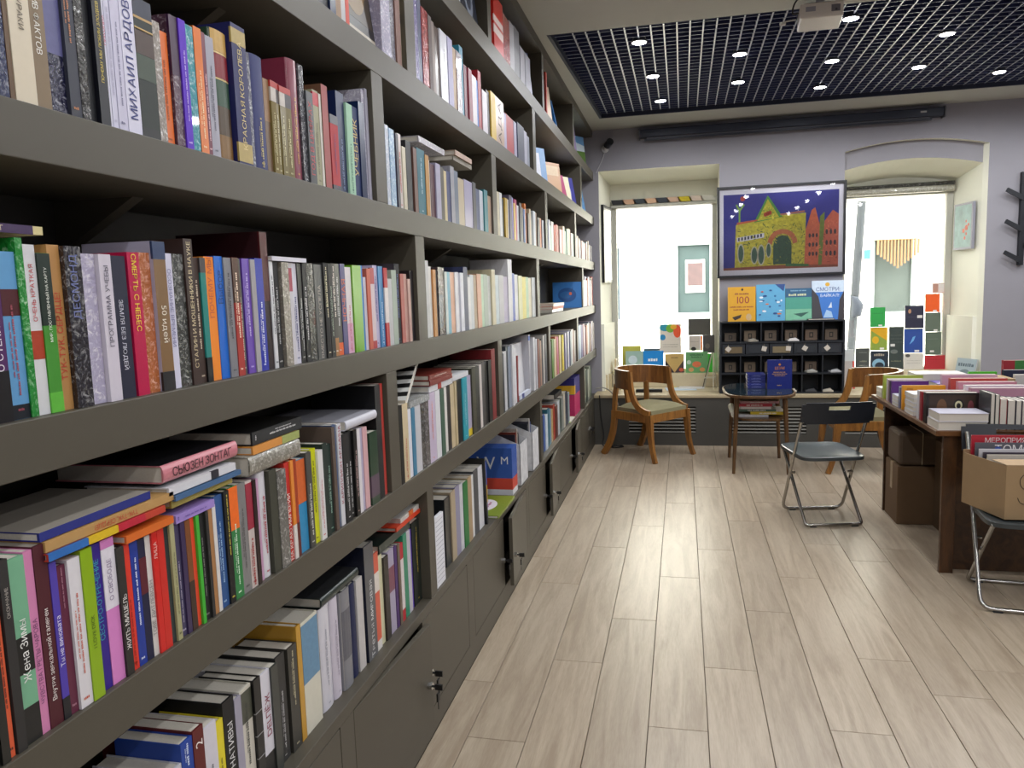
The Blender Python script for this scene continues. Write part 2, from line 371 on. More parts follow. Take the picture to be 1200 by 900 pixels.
lm = MB().box(-.0045, .0045, 0, GY1 - GY0 - .03, 0, .03); lm.mi[0] = 1; lm = lm.mesh('slat', [GRIDM, GRIDE])
tm = MB().box(0, GX1 - GX0 - .02, -.0035, .0035, 0, .03); tm.mi[0] = 1; tm = tm.mesh('slat', [GRIDM, mat('8890a8', .5, key='grid_cross')])
for i in range(60):
    x = -.662 + .0798 * i
    if x > GX1 - .02: break
    o = bpy.data.objects.new('slat', lm); COL.objects.link(o); o.parent = gr; o.matrix_parent_inverse = Matrix.Translation(-Vector(gr.location)); o.location = (x, GY0 + .012, 3.125)
for i in range(30):
    y = GY0 + .08 + .08 * i
    if y > GY1 - .03: break
    o = bpy.data.objects.new('slat', tm); COL.objects.link(o); o.parent = gr; o.matrix_parent_inverse = Matrix.Translation(-Vector(gr.location)); o.location = (GX0 - .02 - .045 * (1 - i / 30), y, 3.1245)
# ------------------------------------------------------------------ ceiling spotlights (the shop's lamps)
LENS = mat('f4f2ff', .3, noise=0, emit=40., key='lens')
def lamp(x, y, z, label, group, first=[None]):
    if first[0] is None:
        e = empty('ceiling_spotlight')
        MB().tube([(0, 0, 0), (0, 0, .03)], [.05, .04], 20).build('housing', mat('3a4050', .4, key='lamp_dark'), e, smooth=True)
        b = MB(); n = 20
        ri = [.05, .036]; b.v = [(r * math.cos(2 * math.pi * k / n), r * math.sin(2 * math.pi * k / n), zz) for r, zz in ((.052, -.0005), (.044, -.004)) for k in range(n)]
        b.f = [(k, k + n, (k + 1) % n + n, (k + 1) % n) for k in range(n)]; b.mi = [0] * n
        b.build('rim', mat('d8d8dc', .4, key='lamp_white'), e)
        MB().disc((0, 0, -.0035), .044, 20, (0, 0, 1), .003).build('lens', LENS, e)
        ld = bpy.data.lights.new('spot', 'SPOT'); ld.energy = LAMP_W; ld.spot_size = math.radians(176); ld.spot_blend = .45; ld.shadow_soft_size = .035; ld.color = (.97, .985, 1)
        lo = bpy.data.objects.new('spot_beam', ld); COL.objects.link(lo); lo.location = (0, 0, -.02); lo.parent = e
        first[0] = e
    else: e = copy_tree(first[0])
    e.location = (x, y, z); tag(e, label, 'lamp', group)
ords = ['first', 'second', 'third', 'fourth', 'fifth']
colsL = [((-.264, 5.277), (-.208, 6.124), (-.173, 6.927)), ((.396, 5.76), (.436, 6.523)), ((1.004, 5.227), (1.061, 6.149), (1.105, 6.917)), ((1.692, 5.741), (1.74, 6.535)), ((2.3, 5.22), (2.35, 6.13), (2.414, 6.907)), ((2.98, 5.75), (3.04, 6.53)), ((3.6, 5.25), (3.66, 6.15), (3.71, 6.9))]
for i, ys in enumerate(colsL):
    for j, (x, y) in enumerate(ys):
        if i < 5: lab = f'round white spotlight in dark ceiling grid, {ords[i]} row from bookcase, {ords[len(ys)-1-j]} from back wall'
        else: lab = f'round white spotlight in dark ceiling grid, {["sixth", "seventh"][i - 5]} row from bookcase, {ords[len(ys)-1-j]} from back wall'
        lamp(x, y, 3.112, lab, 'spotlights in the ceiling grid')
for i, x in enumerate((-.1, 1.1, 2.3, 3.5)):
    for j, y in enumerate((3.6, 2.6, 1.3, 0., -1.3, -2.6)):
        lamp(x, y, 3.087, f'round white spotlight in plain grey ceiling, {ords[i]} row from bookcase, {ords[j] if j < 5 else "sixth"} before the grid', 'spotlights in the plain ceiling')
# ------------------------------------------------------------------ street outside
tag(MB().box(-14, 18, YG + .35, 40, -.5, -.4).build('street_pavement', mat('b8b4ac', .9, key='street')), kind='structure')
fc = MB().box(-14, 18, 15, 15.5, -.4, 9).build('facade_opposite', mat('d8d4c8', .9, noise=.03, key='facade')); tag(fc, kind='structure')
def fwin(x0, x1, z0, z1, glassc):
    e = empty('facade_window', ((x0 + x1) / 2, 15, z0)); e.parent = fc
    for b in ((x0 - .08, x0, z0 + .001, z1 + .08), (x1, x1 + .08, z0 + .001, z1 + .08), (x0, x1, z1, z1 + .08), (x0 - .12, x1 + .12, z0 - .12, z0 - .001)):
        part(MB().box(b[0], b[1], 14.9 if b[3] - b[2] > .1 and b[3] > z0 + .01 and b[2] != z0 - .12 else 14.86, 15, b[2] + (.0005 if b[2] == z0 - .08 else 0), b[3]), 'window_frame', mat('7c8480', .6, key='facade_frame'), e)
    part(MB().box(x0, x1, 14.96, 14.99, z0, z1), 'pane', mat(glassc, .6, noise=.3, nscale=2.5, spec=.2), e)
    return e
fwin(-.08, .5, 1.05, 2.3, '2c3836'); fwin(3.34, 3.95, .98, 2.26, '343a35'); fwin(-1.5, -1.17, .95, 2.3, '2c383e')
ps = empty('street_poster', (.28, 14.93, 1.3)); tag(ps, 'white poster with dark figure print in window across the street', 'poster')
part(MB().box(.057, .413, 14.93, 14.955, 1.42, 2.03), 'sheet', mat('9a9894', .7), ps); part(MB().box(.1, .37, 14.92, 14.929, 1.55, 1.97), 'print', mat('3a2826', .7, noise=.5, nscale=9), ps)
pl = empty('street_pole', (2.39, 12.2, -.4)); tag(pl, 'slim grey street pole with blue sign seen through arched window', 'pole')
part(MB().tube([(2.39, 12.2, -.4), (2.66, 12.2, 5)], .06, 10), 'post', mat('1a1e20', .8), pl, smooth=True)
part(MB().box(2.57, 2.65, 12.1, 12.13, 1.85, 1.98), 'sign_plate', mat('1c5a90', .5), pl)
bl = MB(); bl.tube([(2.42, 12.05, 1.02), (2.47, 12.05, 1.06), (2.49, 12.05, 1.18), (2.45, 12.05, 1.28), (2.41, 12.05, 1.31)], [(.02, .02), (.07, .08), (.08, .09), (.05, .06), (.015, .02)], 12); bl.tube([(2.41, 12.08, 1.3), (2.4, 12.15, 1.33)], .01, 6)  # rounded form standing in for an unidentified blue-grey shape by the pole
tag(bl.build('blurred_shape', mat('0c141e', .8), None, smooth=True), 'blue-grey bag beside the street pole', 'shape')
sh = empty('street_stick_shade', (3.65, 14.6, 2.2)); tag(sh, 'fan of pale wooden sticks hanging over window across the street', 'awning')
part(MB().box(3.3, 4.0, 14.62, 15.0, 2.24, 2.28), 'rail', mat('b59b74', .7), sh)
for i in range(13):
    x = 3.33 + i * .054; l = .25 + .24 * (1 - abs(i - 6) / 6); part(MB().tube([(x, 14.64, 2.23), (x, 14.64, 2.23 - l)], .02, 6), 'stick', mat('5a4020', .7), sh)
# ------------------------------------------------------------------ bench with radiator grilles under the windows
bn = empty('window_bench', (1.4, 7.7, 0)); tag(bn, 'dark grey radiator bench with slatted grilles and pale wooden top', 'bench')
DARK = mat('4a4843', .6, noise=.05, key='bench_paint')
part(MB().box(-.858, XR, YW - .012, YB - .001, .468, .495), 'bench_top', mat('b8a888', .55, noise=.06, nscale=10, key='bench_top'), bn, bevel=.003)
part(MB().box(NL + .001, NR, YB, 8.46, .44, .4955).box(AL, AR - .03, YB, 8.46, .44, .4955), 'sill_board', mat('cfc3a4', .6, noise=.06, nscale=10, key='sill_board'), bn)
G = [(-.50, -.0), (.05 + .33, 1.2), (1.6, 2.35)]
G = [(-.52, .12), (.46, 1.13), (1.47, 2.14), (2.6, 3.3)]
bp = MB(); xs = -.858
for a, b in G:
    bp.box(xs, a, YW, YW + .02, 0, .468); bp.box(a, b, YW, YW + .02, .382, .468); bp.box(a, b, YW, YW + .02, 0, .12); xs = b
bp.box(xs, XR, YW, YW + .02, 0, .468); bp.box(-.858, XR, YW + .1, YW + .11, 0, .46)
part(bp, 'front_panel', DARK, bn)
for a, b in G:
    for k in range(8):
        z = .128 + k * .0325
        part(MB().add([(a, YW + .002, z), (b, YW + .002, z), (b, YW + .016, z + .014), (a, YW + .016, z + .014), (a, YW + .006, z - .004), (b, YW + .006, z - .004), (b, YW + .02, z + .01), (a, YW + .02, z + .01)],
                      [(0, 1, 2, 3), (4, 7, 6, 5), (0, 4, 5, 1), (2, 6, 7, 3), (0, 3, 7, 4), (1, 5, 6, 2)]), 'slat', mat('6a675f', .5, key='grille_slat'), bn)
# ================================================================== bookcase
BX = -.86; BD = .305
CASE = mat('4f4a3f', .46, noise=.03, nscale=8, bump=.03, bscale=500, key='case_paint')
INNER = mat('383630', .6, noise=.04, key='case_inner')
bc = empty('bookcase', (-1.0, 4.0, 0)); tag(bc, 'long dark taupe built-in bookcase with thick shelves and low lockable doors', 'bookcase')
B0, B1 = .2, YB - .002
SH = dict(D=(.44, .475), C=(.862, .94), B=(1.303, 1.38), A=(1.728, 1.805), E=(2.172, 2.25), F=(2.61, 2.69))
for k, (a, b) in SH.items(): part(MB().box(BX - BD, BX, B0, B1, a, b), 'shelf_board', CASE, bc, bevel=.0015)
part(MB().box(BX - BD, BX, B0, B1, 3.03, ZC - .001), 'top_rail', CASE, bc)
part(MB().box(BX - BD - .02, BX - BD, B0, B1, 0, ZC - .001), 'back_panel', INNER, bc)
part(MB().box(BX - BD, BX, B0 - .04, B0, 0, ZC - .001), 'end_panel', CASE, bc)
levels = dict(F=(2.69, 3.03), E=(2.25, 2.61), A=(1.805, 2.172), B=(1.38, 1.728), C=(.94, 1.303), D=(.475, .862))
PO = {k: (2.185, 3.61, 5.04, 6.45) for k in 'FAC'}; PO.update({k: (2.5, 4.68, 6.875) for k in 'BDE'})
PO['F'] = (3.62, 5.04, 6.45); PO['D'] = (2.49, 4.66, 6.84)
for k, ys in PO.items():
    hw = .033 if k in 'FD' else .045
    if k in 'AC': hw = .042
    for y in ys: part(MB().box(BX - BD, BX - .001, y - hw, y + hw, levels[k][0], levels[k][1]), 'post', CASE, bc, bevel=.0015)
for k, y in (('B', 1.27), ('B', 3.28), ('A', 1.6), ('C', 1.6), ('B', 5.6)):
    z = levels[k][1]; part(MB().prism([(BX - BD, z), (BX - BD, z - .1), (BX - .13, z)], y, y + .03, ax='y'), 'bracket', CASE, bc)
# cabinets: plinth, stiles, doors
part(MB().box(BX - BD, BX, B0, B1, 0, .092), 'plinth', CASE, bc)
ST = [(.5, .58), (1.707, 1.787), (2.9, 2.992), (4.115, 4.186), (5.31, 5.385), (6.5, 6.58), (7.62, B1)]
for a, b in ST: part(MB().box(BX - .05, BX, a, b, .092, .44), 'stile', CASE, bc)
CHROME = mat('c8c8c8', .18, metal=1, noise=0, key='chrome'); KEYB = mat('141416', .4, key='key_black')
def door(y0, y1, hinge, ang, lock=True):
    g = .003; L = y1 - y0 - 2 * g; s = 1 if hinge == 'near' else -1
    hy = y0 + g if s > 0 else y1 - g
    mb = MB().box(-.018, 0, min(0, s * L), max(0, s * L), .095, .437)
    d = mb.build('door', CASE, bc, bevel=.0012); d.matrix_parent_inverse = Matrix.Translation(-Vector(bc.location)); d.location = (BX, hy, 0)
    d.rotation_euler.z = -s * math.radians(ang)
    if lock:
        y = s * (L - .04); z = .24
        MB().disc((-.001, y, z), .012, 14, (1, 0, 0), .016).build('lock', CHROME, d, smooth=True)
        k = MB().disc((.015, y, z), .004, 8, (1, 0, 0), .012); k.box(.024, .05, y - .003, y + .003, z - .011, z + .008)
        k.build('key', KEYB, d)
        k2 = MB().tube([(.04, y, z - .008), (.036, y + .004, z - .022)], .0012, 6); k2.box(.03, .036, y - .009, y + .009, z - .05, z - .022); k2.box(.032, .034, y - .003, y + .003, z - .078, z - .05)
        k2.build('spare_key', KEYB, d)
    return d
door(.58, 1.143, 'near', 0, False); door(1.143, 1.707, 'far', 0, False)
door(1.787, 2.345, 'near', 3.2); door(2.345, 2.9, 'far', 0)
door(2.992, 3.555, 'near', 0); door(3.555, 4.115, 'far', 4.5)
door(4.186, 4.748, 'near', 0); door(4.748, 5.31, 'far', 4.5)
door(5.385, 5.94, 'near', 0); door(5.94, 6.5, 'far', 5)
door(6.58, 7.1, 'near', 0); door(7.1, 7.62, 'far', 0)
BOOKS = [
['A', '1', 0.8802, 0.0159, 0.255, '2b3560', 0, {'w': 1}],
['A','1',0.8961,0.0081,0.25,'6b4f2c',0],
['A', '1', 0.9042, 0.0359, 0.25, 'd8cdb8', 0, {'t': ['СВЯТЫЕ И ДУРАКИ', '6b6152', 0.3, -1, 0.62]}],
['A', '1', 0.9401, 0.0292, 0.25, '8a765a', 0, {'t': ['ВЕРА ПРОТИВ ФАКТОВ', 'f2efe6', 0.34, -1, 0.6]}],
['A', '1', 0.9693, 0.0332, 0.24, '23244a', 0, {'b': [[0.35, 1, '6a6a96']], 'w': 1}],
['A', '1', 1.0025, 0.0215, 0.245, '3e4150', 0, {'t': ['', 'b87a50', 0.3, -1, 0.7]}],
['A', '1', 1.024, 0.0171, 0.24, '2b2724', 0, {'w': 1}],
['A','1',1.0411,0.0194,0.25,'15171f',0],
['A', '1', 1.0605, 0.021, 0.25, '171a26', 0, {'t': ['ПОЧЕМУ МЫ ЛЮБИМ ЗЛОДЕЕВ', 'd9c24a', 0.34, 1, 0.5]}],
['A', '1', 1.0815, 0.0103, 0.24, 'dcdae8', 0, {'t': ['НИКОНИХ', 'c22a48', 0.7, 1, 0.62]}],
['A', '1', 1.0918, 0.0124, 0.24, 'cfcde0', 0, {'t': ['', 'b8b6cc', 0.55, 1, 0.5]}],
['A', '1', 1.1042, 0.0205, 0.235, 'd2d0e2', 0, {'t': ['', '7a7a98', 0.25, 1, 0.45]}],
['A', '1', 1.1247, 0.0326, 0.235, 'dedcec', 0, {'t': ['МИХАИЛ АРДОВ', '27337e', 0.62, 1, 0.5]}],
['A', '1', 1.1573, 0.0454, 0.225, '1d2a24', 0, {'b': [[0.0, 0.08, '10161a'], [0.42, 0.6, '3a4a38'], [0.6, 0.78, '4a3226'], [0.77, 0.79, 'd0b070'], [0.85, 0.87, 'c0a068'], [0.87, 1, '1c2744']]}],
['A', '1', 1.2026, 0.0193, 0.201, 'a39a92', 0, {'w': 1}],
['A', '1', 1.2219, 0.0269, 0.193, 'e07412', 0, {'t': ['', '9a4a08', 0.3, 1, 0.5]}],
['A', '1', 1.2512, 0.0231, 0.227, '6a5060', 0, {'b': [[0.55, 1, '4a2a4c']], 'w': 1}],
['A', '1', 1.2743, 0.0201, 0.227, '6a35c8', 0, {'t': ['', 'cbb8f0', 0.3, 1, 0.5]}],
['A', '1', 1.2944, 0.0233, 0.224, '259aa8', 0, {'w': 1}],
['A', '1', 1.3177, 0.024, 0.228, 'e0802a', 0, {'t': ['', 'f6d8a8', 0.3, 1, 0.4]}],
['A', '1', 1.3417, 0.0123, 0.225, '7a3048', 0, {'t': ['', 'e0b8c0', 0.5, 1, 0.4]}],
['A', '1', 1.354, 0.0267, 0.223, 'a7a5b2', 0, {'t': ['', '5a5a68', 0.25, 1, 0.5]}],
['A', '1', 1.3807, 0.0596, 0.247, '35523e', 0, {'b': [[0.0, 0.2, '8a6a3a'], [0.2, 0.42, '5c4a34'], [0.42, 0.62, '3a5a44'], [0.62, 0.635, 'd8c088'], [0.635, 0.82, '8e2430'], [0.82, 0.835, 'e0c890'], [0.835, 1, 'c8a45c']], 'r': 1}],
['A', '1', 1.4415, 0.0509, 0.274, '2a2d68', 0, {'t': ['КРАСНАЯ КОРОЛЕВА', 'd8c68a', 0.3, 1, 0.5], 'b': [[0.02, 0.16, 'b8a468'], [0.86, 0.97, 'b8a468']]}],
['A', '1', 1.4925, 0.0132, 0.231, '6a6a7c', 0, {'w': 1}],
['A', '1', 1.5057, 0.0552, 0.235, '444a7c', 0, {'t': ['', 'c0b070', 0.22, 1, 0.25], 'r': 1}],
['A', '1', 1.5626, 0.0235, 0.199, '7a6248', 0, {'b': [[0.55, 1, '9a7a58']]}],
['A', '1', 1.5862, 0.0223, 0.2, '857540', 0, {'t': ['', 'd8cfa0', 0.3, 1, 0.4], 'b': [[0.78, 0.93, 'c8c0b8'], [0.93, 1, 'b83a30']]}],
['A', '1', 1.6084, 0.0217, 0.202, '82733e', 0, {'t': ['', 'd8cfa0', 0.3, 1, 0.4], 'b': [[0.78, 0.93, '585050'], [0.93, 1, 'b83a30']]}],
['A', '1', 1.6301, 0.0238, 0.2, '7e703c', 0, {'t': ['', 'd8cfa0', 0.3, 1, 0.4], 'b': [[0.78, 0.93, 'c8c0b8'], [0.93, 1, 'b83a30']]}],
['A', '1', 1.654, 0.0289, 0.201, '7c6e3a', 0, {'t': ['', 'd8cfa0', 0.3, 1, 0.4], 'b': [[0.78, 0.93, '484048'], [0.93, 1, 'b83a30']]}],
['A', '1', 1.6829, 0.0491, 0.275, '8c3f54', 0, {'t': ['', 'd0a050', 0.3, 1, 0.42], 'r': 1}],
['A', '1', 1.732, 0.0231, 0.273, '5a5a60', 0, {'w': 1}],
['A', '1', 1.7551, 0.0337, 0.218, '4a4d52', 0, {'t': ['ГОД В ЦИФРАХ', 'c84a50', 0.6, 1, 0.5]}],
['A', '1', 1.7887, 0.0301, 0.229, 'a8a58a', 0, {'t': ['', '70705a', 0.3, 1, 0.4], 'b': [[0.84, 0.98, 'c23a44']]}],
['A','1',1.8189,0.0118,0.226,'d8d4cc',1],
['A', '1', 1.8307, 0.0339, 0.252, 'a85a58', 0, {'f': '7a5a44'}],
['A','1',1.8646,0.0174,0.237,'4a4646',0],
['A', '1', 1.882, 0.0461, 0.192, 'b84048', 0, {'t': ['', '7a3a68', 0.3, 1, 0.5], 'b': [[0, 0.08, '505058'], [0.88, 1, '606068']]}],
['A', '1', 1.9282, 0.0483, 0.26, '1e2f5c', 0, {'t': ['', '8090b8', 0.3, 1, 0.3]}],
['A', '1', 1.9764, 0.0391, 0.24, 'a8ccb4', 0, {'t': ['', '4a7a68', 0.3, 1, 0.3]}],
['A', '1', 2.0156, 0.0495, 0.243, '243a6a', 0, {'t': ['УЧЕБНИК', 'c8b070', 0.5, 1, 0.55]}],
['A','1',2.065,0.0363,0.264,'22335c',0],
['A', '1', 2.1013, 0.0186, 0.305, 'c8c4d4', 0, {'w': 1}],
['A', '1', 2.1199, 0.017, 0.311, 'b0aebc', 1, {'w': 1}],
['A', '1', 2.1369, 0.0179, 0.29, '908c98', 1, {'w': 1}],
['A', '1', 2.1548, 0.0195, 0.287, 'a09ca8', 1, {'w': 1}],
['B', '1', 0.8257, 0.0246, 0.228, '5a2468', 0, {'t': ['О СТЕКЛА', 'e8e4ec', 0.42, 1, 0.45], 'b': [[0, 0.3, '16141a']]}],
['B', '1', 0.8524, 0.0281, 0.225, '6ba3cf', 0, {'t': ['', 'a04a58', 0.2, 1, 0.42], 'b': [[0.0, 0.09, '18222c'], [0.62, 0.78, '5a2028']]}],
['B', '1', 0.8804, 0.0124, 0.244, '2f9a44', 0, {'w': 1}],
['B', '1', 0.8928, 0.021, 0.236, 'd8d8da', 0, {'t': ['ОЧЕНЬ КРАТКАЯ', 'c0353c', 0.35, 1, 0.72], 'b': [[0.33, 0.5, 'b5482a']]}],
['B', '1', 0.9138, 0.0226, 0.225, '4f9a3a', 0, {'t': ['МИР, ПОСТАВЛЕННЫЙ НА КАРТУ', 'f0f4e8', 0.3, 1, 0.68], 'b': [[0.55, 1, '22352a'], [0, 0.13, '6cc04a']]}],
['B', '1', 0.9364, 0.0227, 0.238, 'c0945e', 0, {'t': ['ТУК-ТУК, СЕРДЦЕ!', 'c0392c', 0.55, 1, 0.45]}],
['B', '1', 0.9591, 0.0323, 0.237, '2e2a33', 0, {'t': ['ДЕСМОНД', '6a74a8', 0.5, 1, 0.75], 'w': 1}],
['B', '1', 0.9914, 0.0341, 0.228, 'c6c0d8', 0, {'w': 1}],
['B', '1', 1.0256, 0.0264, 0.228, 'd6d0da', 0, {'t': ['ПРОГРАММА УЧЕБЫ', '5a5668', 0.36, 1, 0.65]}],
['B', '1', 1.052, 0.0357, 0.227, '383a4c', 0, {'t': ['ЗЕМЛЯ БЕЗ ЛЮДЕЙ', 'd8d8e4', 0.36, -1, 0.45]}],
['B', '1', 1.0928, 0.0283, 0.234, 'c22458', 0, {'t': ['СМЕРТЬ С НЕБЕС', 'f0dc3c', 0.6, -1, 0.72]}],
['B', '1', 1.1211, 0.0307, 0.235, 'c47a4a', 0, {'w': 1}],
['B', '1', 1.1518, 0.0321, 0.255, '8a6c48', 0, {'t': ['50 идей', 'e8e0d0', 0.5, -1, 0.45], 'b': [[0, 0.13, '2a2a2e'], [0.88, 1, '34486e']], 'f': 'b4b0c4'}],
['B', '1', 1.1839, 0.0207, 0.236, 'd4d2e4', 0, {'t': ['ОСОЗНАНИЕ ВРЕМЕНИ', '7a78a0', 0.45, -1, 0.6]}],
['B', '1', 1.2047, 0.0314, 0.236, '50524e', 0, {'w': 1}],
['B', '1', 1.2361, 0.0255, 0.264, '46342f', 0, {'t': ['СТАЛИН И МОШЕННИКИ В НАУКЕ', 'd8c8a0', 0.5, 1, 0.55]}],
['B', '1', 1.2616, 0.0223, 0.232, '4a3830', 0, {'t': ['', 'd0c0a8', 0.4, 1, 0.55]}],
['B', '1', 1.2839, 0.0172, 0.232, '1f8a84', 0, {'b': [[0, 0.2, '18181c'], [0.88, 1, '50484a']]}],
['B', '1', 1.3011, 0.031, 0.235, 'f0952a', 0, {'t': ['ПОЧЕМУ МЫ', 'c86038', 0.55, 1, 0.75]}],
['B', '1', 1.3321, 0.0272, 0.237, '1f74d0', 0, {'t': ['Выбор', '12447c', 0.6, 1, 0.75]}],
['B', '1', 1.3593, 0.0257, 0.235, '8a8a90', 0, {'t': ['', '4a4a50', 0.35, 1, 0.6]}],
['B', '1', 1.385, 0.0224, 0.236, 'b03a30', 0, {'t': ['', 'f0d8c0', 0.4, 1, 0.6], 'b': [[0.62, 1, '5a3a28']]}],
['B', '1', 1.4074, 0.0192, 0.235, '5a5856', 0, {'t': ['', 'd0d0c8', 0.5, 1, 0.4]}],
['B', '1', 1.4299, 0.0274, 0.236, '7a58b8', 0, {'t': ['', 'c8b8e8', 0.3, 1, 0.6]}],
['B','1',1.4573,0.018,0.235,'a8a4a8',0],
['B', '1', 1.4753, 0.0293, 0.238, '2338b0', 0, {'t': ['', 'd8dcf0', 0.4, 1, 0.35]}],
['B', '1', 1.5046, 0.0289, 0.295, '2a1418', 0, {'b': [[0.5, 1, '5a1a1e']], 'f': '38141a'}],
['B', '1', 1.5335, 0.0148, 0.233, 'd8d8dc', 0, {'t': ['', '50505a', 0.5, 1, 0.6]}],
['B', '1', 1.5483, 0.0227, 0.233, '1c1c1e', 0, {'t': ['', 'b0b0b0', 0.4, 1, 0.5]}],
['B', '1', 1.5787, 0.0315, 0.233, '9a9488', 0, {'w': 1}],
['B', '1', 1.6102, 0.0243, 0.233, 'cfccd2', 0, {'b': [[0.72, 0.95, 'a84058']]}],
['B', '1', 1.6345, 0.025, 0.233, 'd4d2de', 0, {'t': ['', '4a5080', 0.5, 1, 0.4]}],
['B', '1', 1.6595, 0.0214, 0.233, '19191b', 0, {'t': ['', 'c0c0c0', 0.4, 1, 0.4]}],
['B', '1', 1.6809, 0.0218, 0.235, '1b1b1d', 0, {'t': ['', 'd0d0d0', 0.5, 1, 0.5]}],
['B', '1', 1.7049, 0.0324, 0.234, '2a2a2a', 0, {'w': 1}],
['B', '1', 1.741, 0.0447, 0.233, '5a5c5c', 0, {'t': ['ВМЕСТО НЕ УСПЕЛА', 'b0a8a0', 0.4, 1, 0.4]}],
['B', '1', 1.7857, 0.0243, 0.238, '1a1a1a', 0, {'t': ['', 'e0d8b0', 0.4, 1, 0.7]}],
['B', '1', 1.81, 0.0229, 0.237, '202220', 0, {'t': ['', '90a090', 0.4, 1, 0.5]}],
['B', '1', 1.833, 0.0245, 0.238, '1c1a18', 0, {'t': ['', 'e8e0d8', 0.6, 1, 0.7], 'b': [[0, 0.2, 'a07030']]}],
['B', '1', 1.8575, 0.0373, 0.238, '18181c', 0, {'t': ['', 'c0c0c8', 0.3, 1, 0.6], 'b': [[0, 0.14, 'e06a1c']]}],
['B', '1', 1.8948, 0.0298, 0.239, '4a4680', 0, {'t': ['НОЧНАЯ', 'd06030', 0.7, 1, 0.6]}],
['B', '1', 1.9246, 0.0369, 0.231, 'e4dede', 0, {'t': ['', 'c05068', 0.4, 1, 0.3], 'b': [[0, 0.35, 'dcb0c8']]}],
['B','1',1.9638,0.0586,0.237,'78b22a',0],
['B', '1', 2.0224, 0.02, 0.238, '2a86d0', 1, {'b': [[0, 0.12, '181818']]}],
['B','1',2.0424,0.0198,0.206,'d0ccd4',1],
['B','1',2.0622,0.0252,0.23,'c8705c',0],
['B', '1', 2.0874, 0.029, 0.233, 'd8c8cc', 0, {'b': [[0.8, 1, 'b02838'], [0, 0.1, 'b02838']]}],
['B', '1', 2.1164, 0.0331, 0.241, 'b8b0cc', 0, {'t': ['', '5a3a80', 0.5, 1, 0.6]}],
['B', '1', 2.1496, 0.0341, 0.239, '2a84b8', 0, {'t': ['', 'c8e0f0', 0.3, 1, 0.3]}],
['B', '1', 2.1837, 0.028, 0.235, 'b83038', 0, {'b': [[0.3, 0.75, 'd8d0d0']]}],
['B','1',2.2117,0.0359,0.203,'b4b4b8',0],
['B','1',2.2476,0.04,0.23,'a4b0a4',0],
['B', '1', 2.2876, 0.0429, 0.251, '1c1c20', 0, {'t': ['', '5a6ab0', 0.5, 1, 0.6], 'f': '4a4650'}],
['B','1',2.3305,0.0315,0.22,'b06058',1],
['B','1',2.362,0.0323,0.22,'c09890',1],
['B','1',2.3943,0.0248,0.204,'c8a8a0',1],
['B','1',2.4191,0.0338,0.232,'241c22',1],
['C','1',0.767,0.013,0.22,'30302e',0],
['C', '1', 0.78, 0.011, 0.21, 'e8704a', 0, {'t': ['', '5a3028', 0.35, 1, 0.6]}],
['C', '1', 0.7926, 0.0152, 0.265, '3a3836', 0, {'t': ['ОКОНЧАНИЕ', 'b0a8a0', 0.34, 1, 0.78]}],
['C', '1', 0.8078, 0.0288, 0.26, '84b898', 0, {'t': ['Жена Зимы', 'f0f0ec', 0.42, 1, 0.5], 'b': [[0, 0.2, '2c2c2c'], [0.38, 0.58, '262626']]}],
['C', '1', 0.8366, 0.015, 0.262, 'd890b8', 0, {'t': ['ЧУВСТВА ГРЕТЫ ЧАРОВА', '7a4a70', 0.5, 1, 0.4]}],
['C', '1', 0.8515, 0.0232, 0.264, '5c2430', 0, {'t': ['Внутри зеркальной галереи', 'f0e8e4', 0.42, 1, 0.4]}],
['C', '1', 0.8747, 0.0128, 0.233, '5e4ab0', 0, {'t': ['Ты не виновата', 'e8e4f4', 0.6, 1, 0.5], 'b': [[0, 0.14, '2a2a30']]}],
['C', '1', 0.8875, 0.0164, 0.223, '70304c', 0, {'t': ['', 'a87888', 0.25, 1, 0.85]}],
['C', '1', 0.9039, 0.0237, 0.227, 'e0dce0', 0, {'t': ['', 'c86048', 0.22, 1, 0.5]}],
['C', '1', 0.9277, 0.0229, 0.233, '98b824', 0, {'t': ['I LOVE DICK', '4a6014', 0.28, 1, 0.45]}],
['C', '1', 0.9506, 0.0238, 0.232, '3f2494', 0, {'t': ['СЕСТРО-ОТРЕЧЕНИЕ', '38a0b8', 0.4, 1, 0.62]}],
['C', '1', 0.9744, 0.0279, 0.232, 'dc90cc', 0, {'t': ['О СВОБОДЕ', '8a7a98', 0.36, 1, 0.72], 'b': [[0.52, 0.94, 'e4e0e8']]}],
['C', '1', 1.0023, 0.0166, 0.211, '3a3633', 0, {'t': ['ЖИТЬ МИШЕЛЬ', 'e8e4e0', 0.55, 1, 0.42]}],
['C', '1', 1.0189, 0.0162, 0.21, 'e04434', 0, {'t': ['', 'a02418', 0.3, 1, 0.3]}],
['C', '1', 1.0352, 0.0188, 0.209, '2a46a0', 0, {'t': ['', 'd8e0f8', 0.35, 1, 0.6]}],
['C', '1', 1.0539, 0.0171, 0.207, '26284a', 0, {'b': [[0.55, 0.85, '6a2838']]}],
['C', '1', 1.0711, 0.0132, 0.208, 'dcd8d4', 0, {'t': ['ТОВЕ ДИТЛЕВСЕН', '8a8684', 0.75, 1, 0.4]}],
['C', '1', 1.0842, 0.0134, 0.21, 'd8302c', 0, {'t': ['ЛИЦА', 'f0c8c0', 0.7, 1, 0.85]}],
['C','1',1.0976,0.0172,0.21,'d4362e',0],
['C','1',1.116,0.0152,0.21,'3c4648',0],
['C', '1', 1.1312, 0.012, 0.21, 'b4b088', 0, {'t': ['', '6a6a48', 0.3, 1, 0.5]}],
['C', '1', 1.1432, 0.0159, 0.204, '56506e', 0, {'t': ['', 'b0a8c0', 0.3, 1, 0.4]}],
['C','1',1.159,0.0124,0.204,'4c3f64',0],
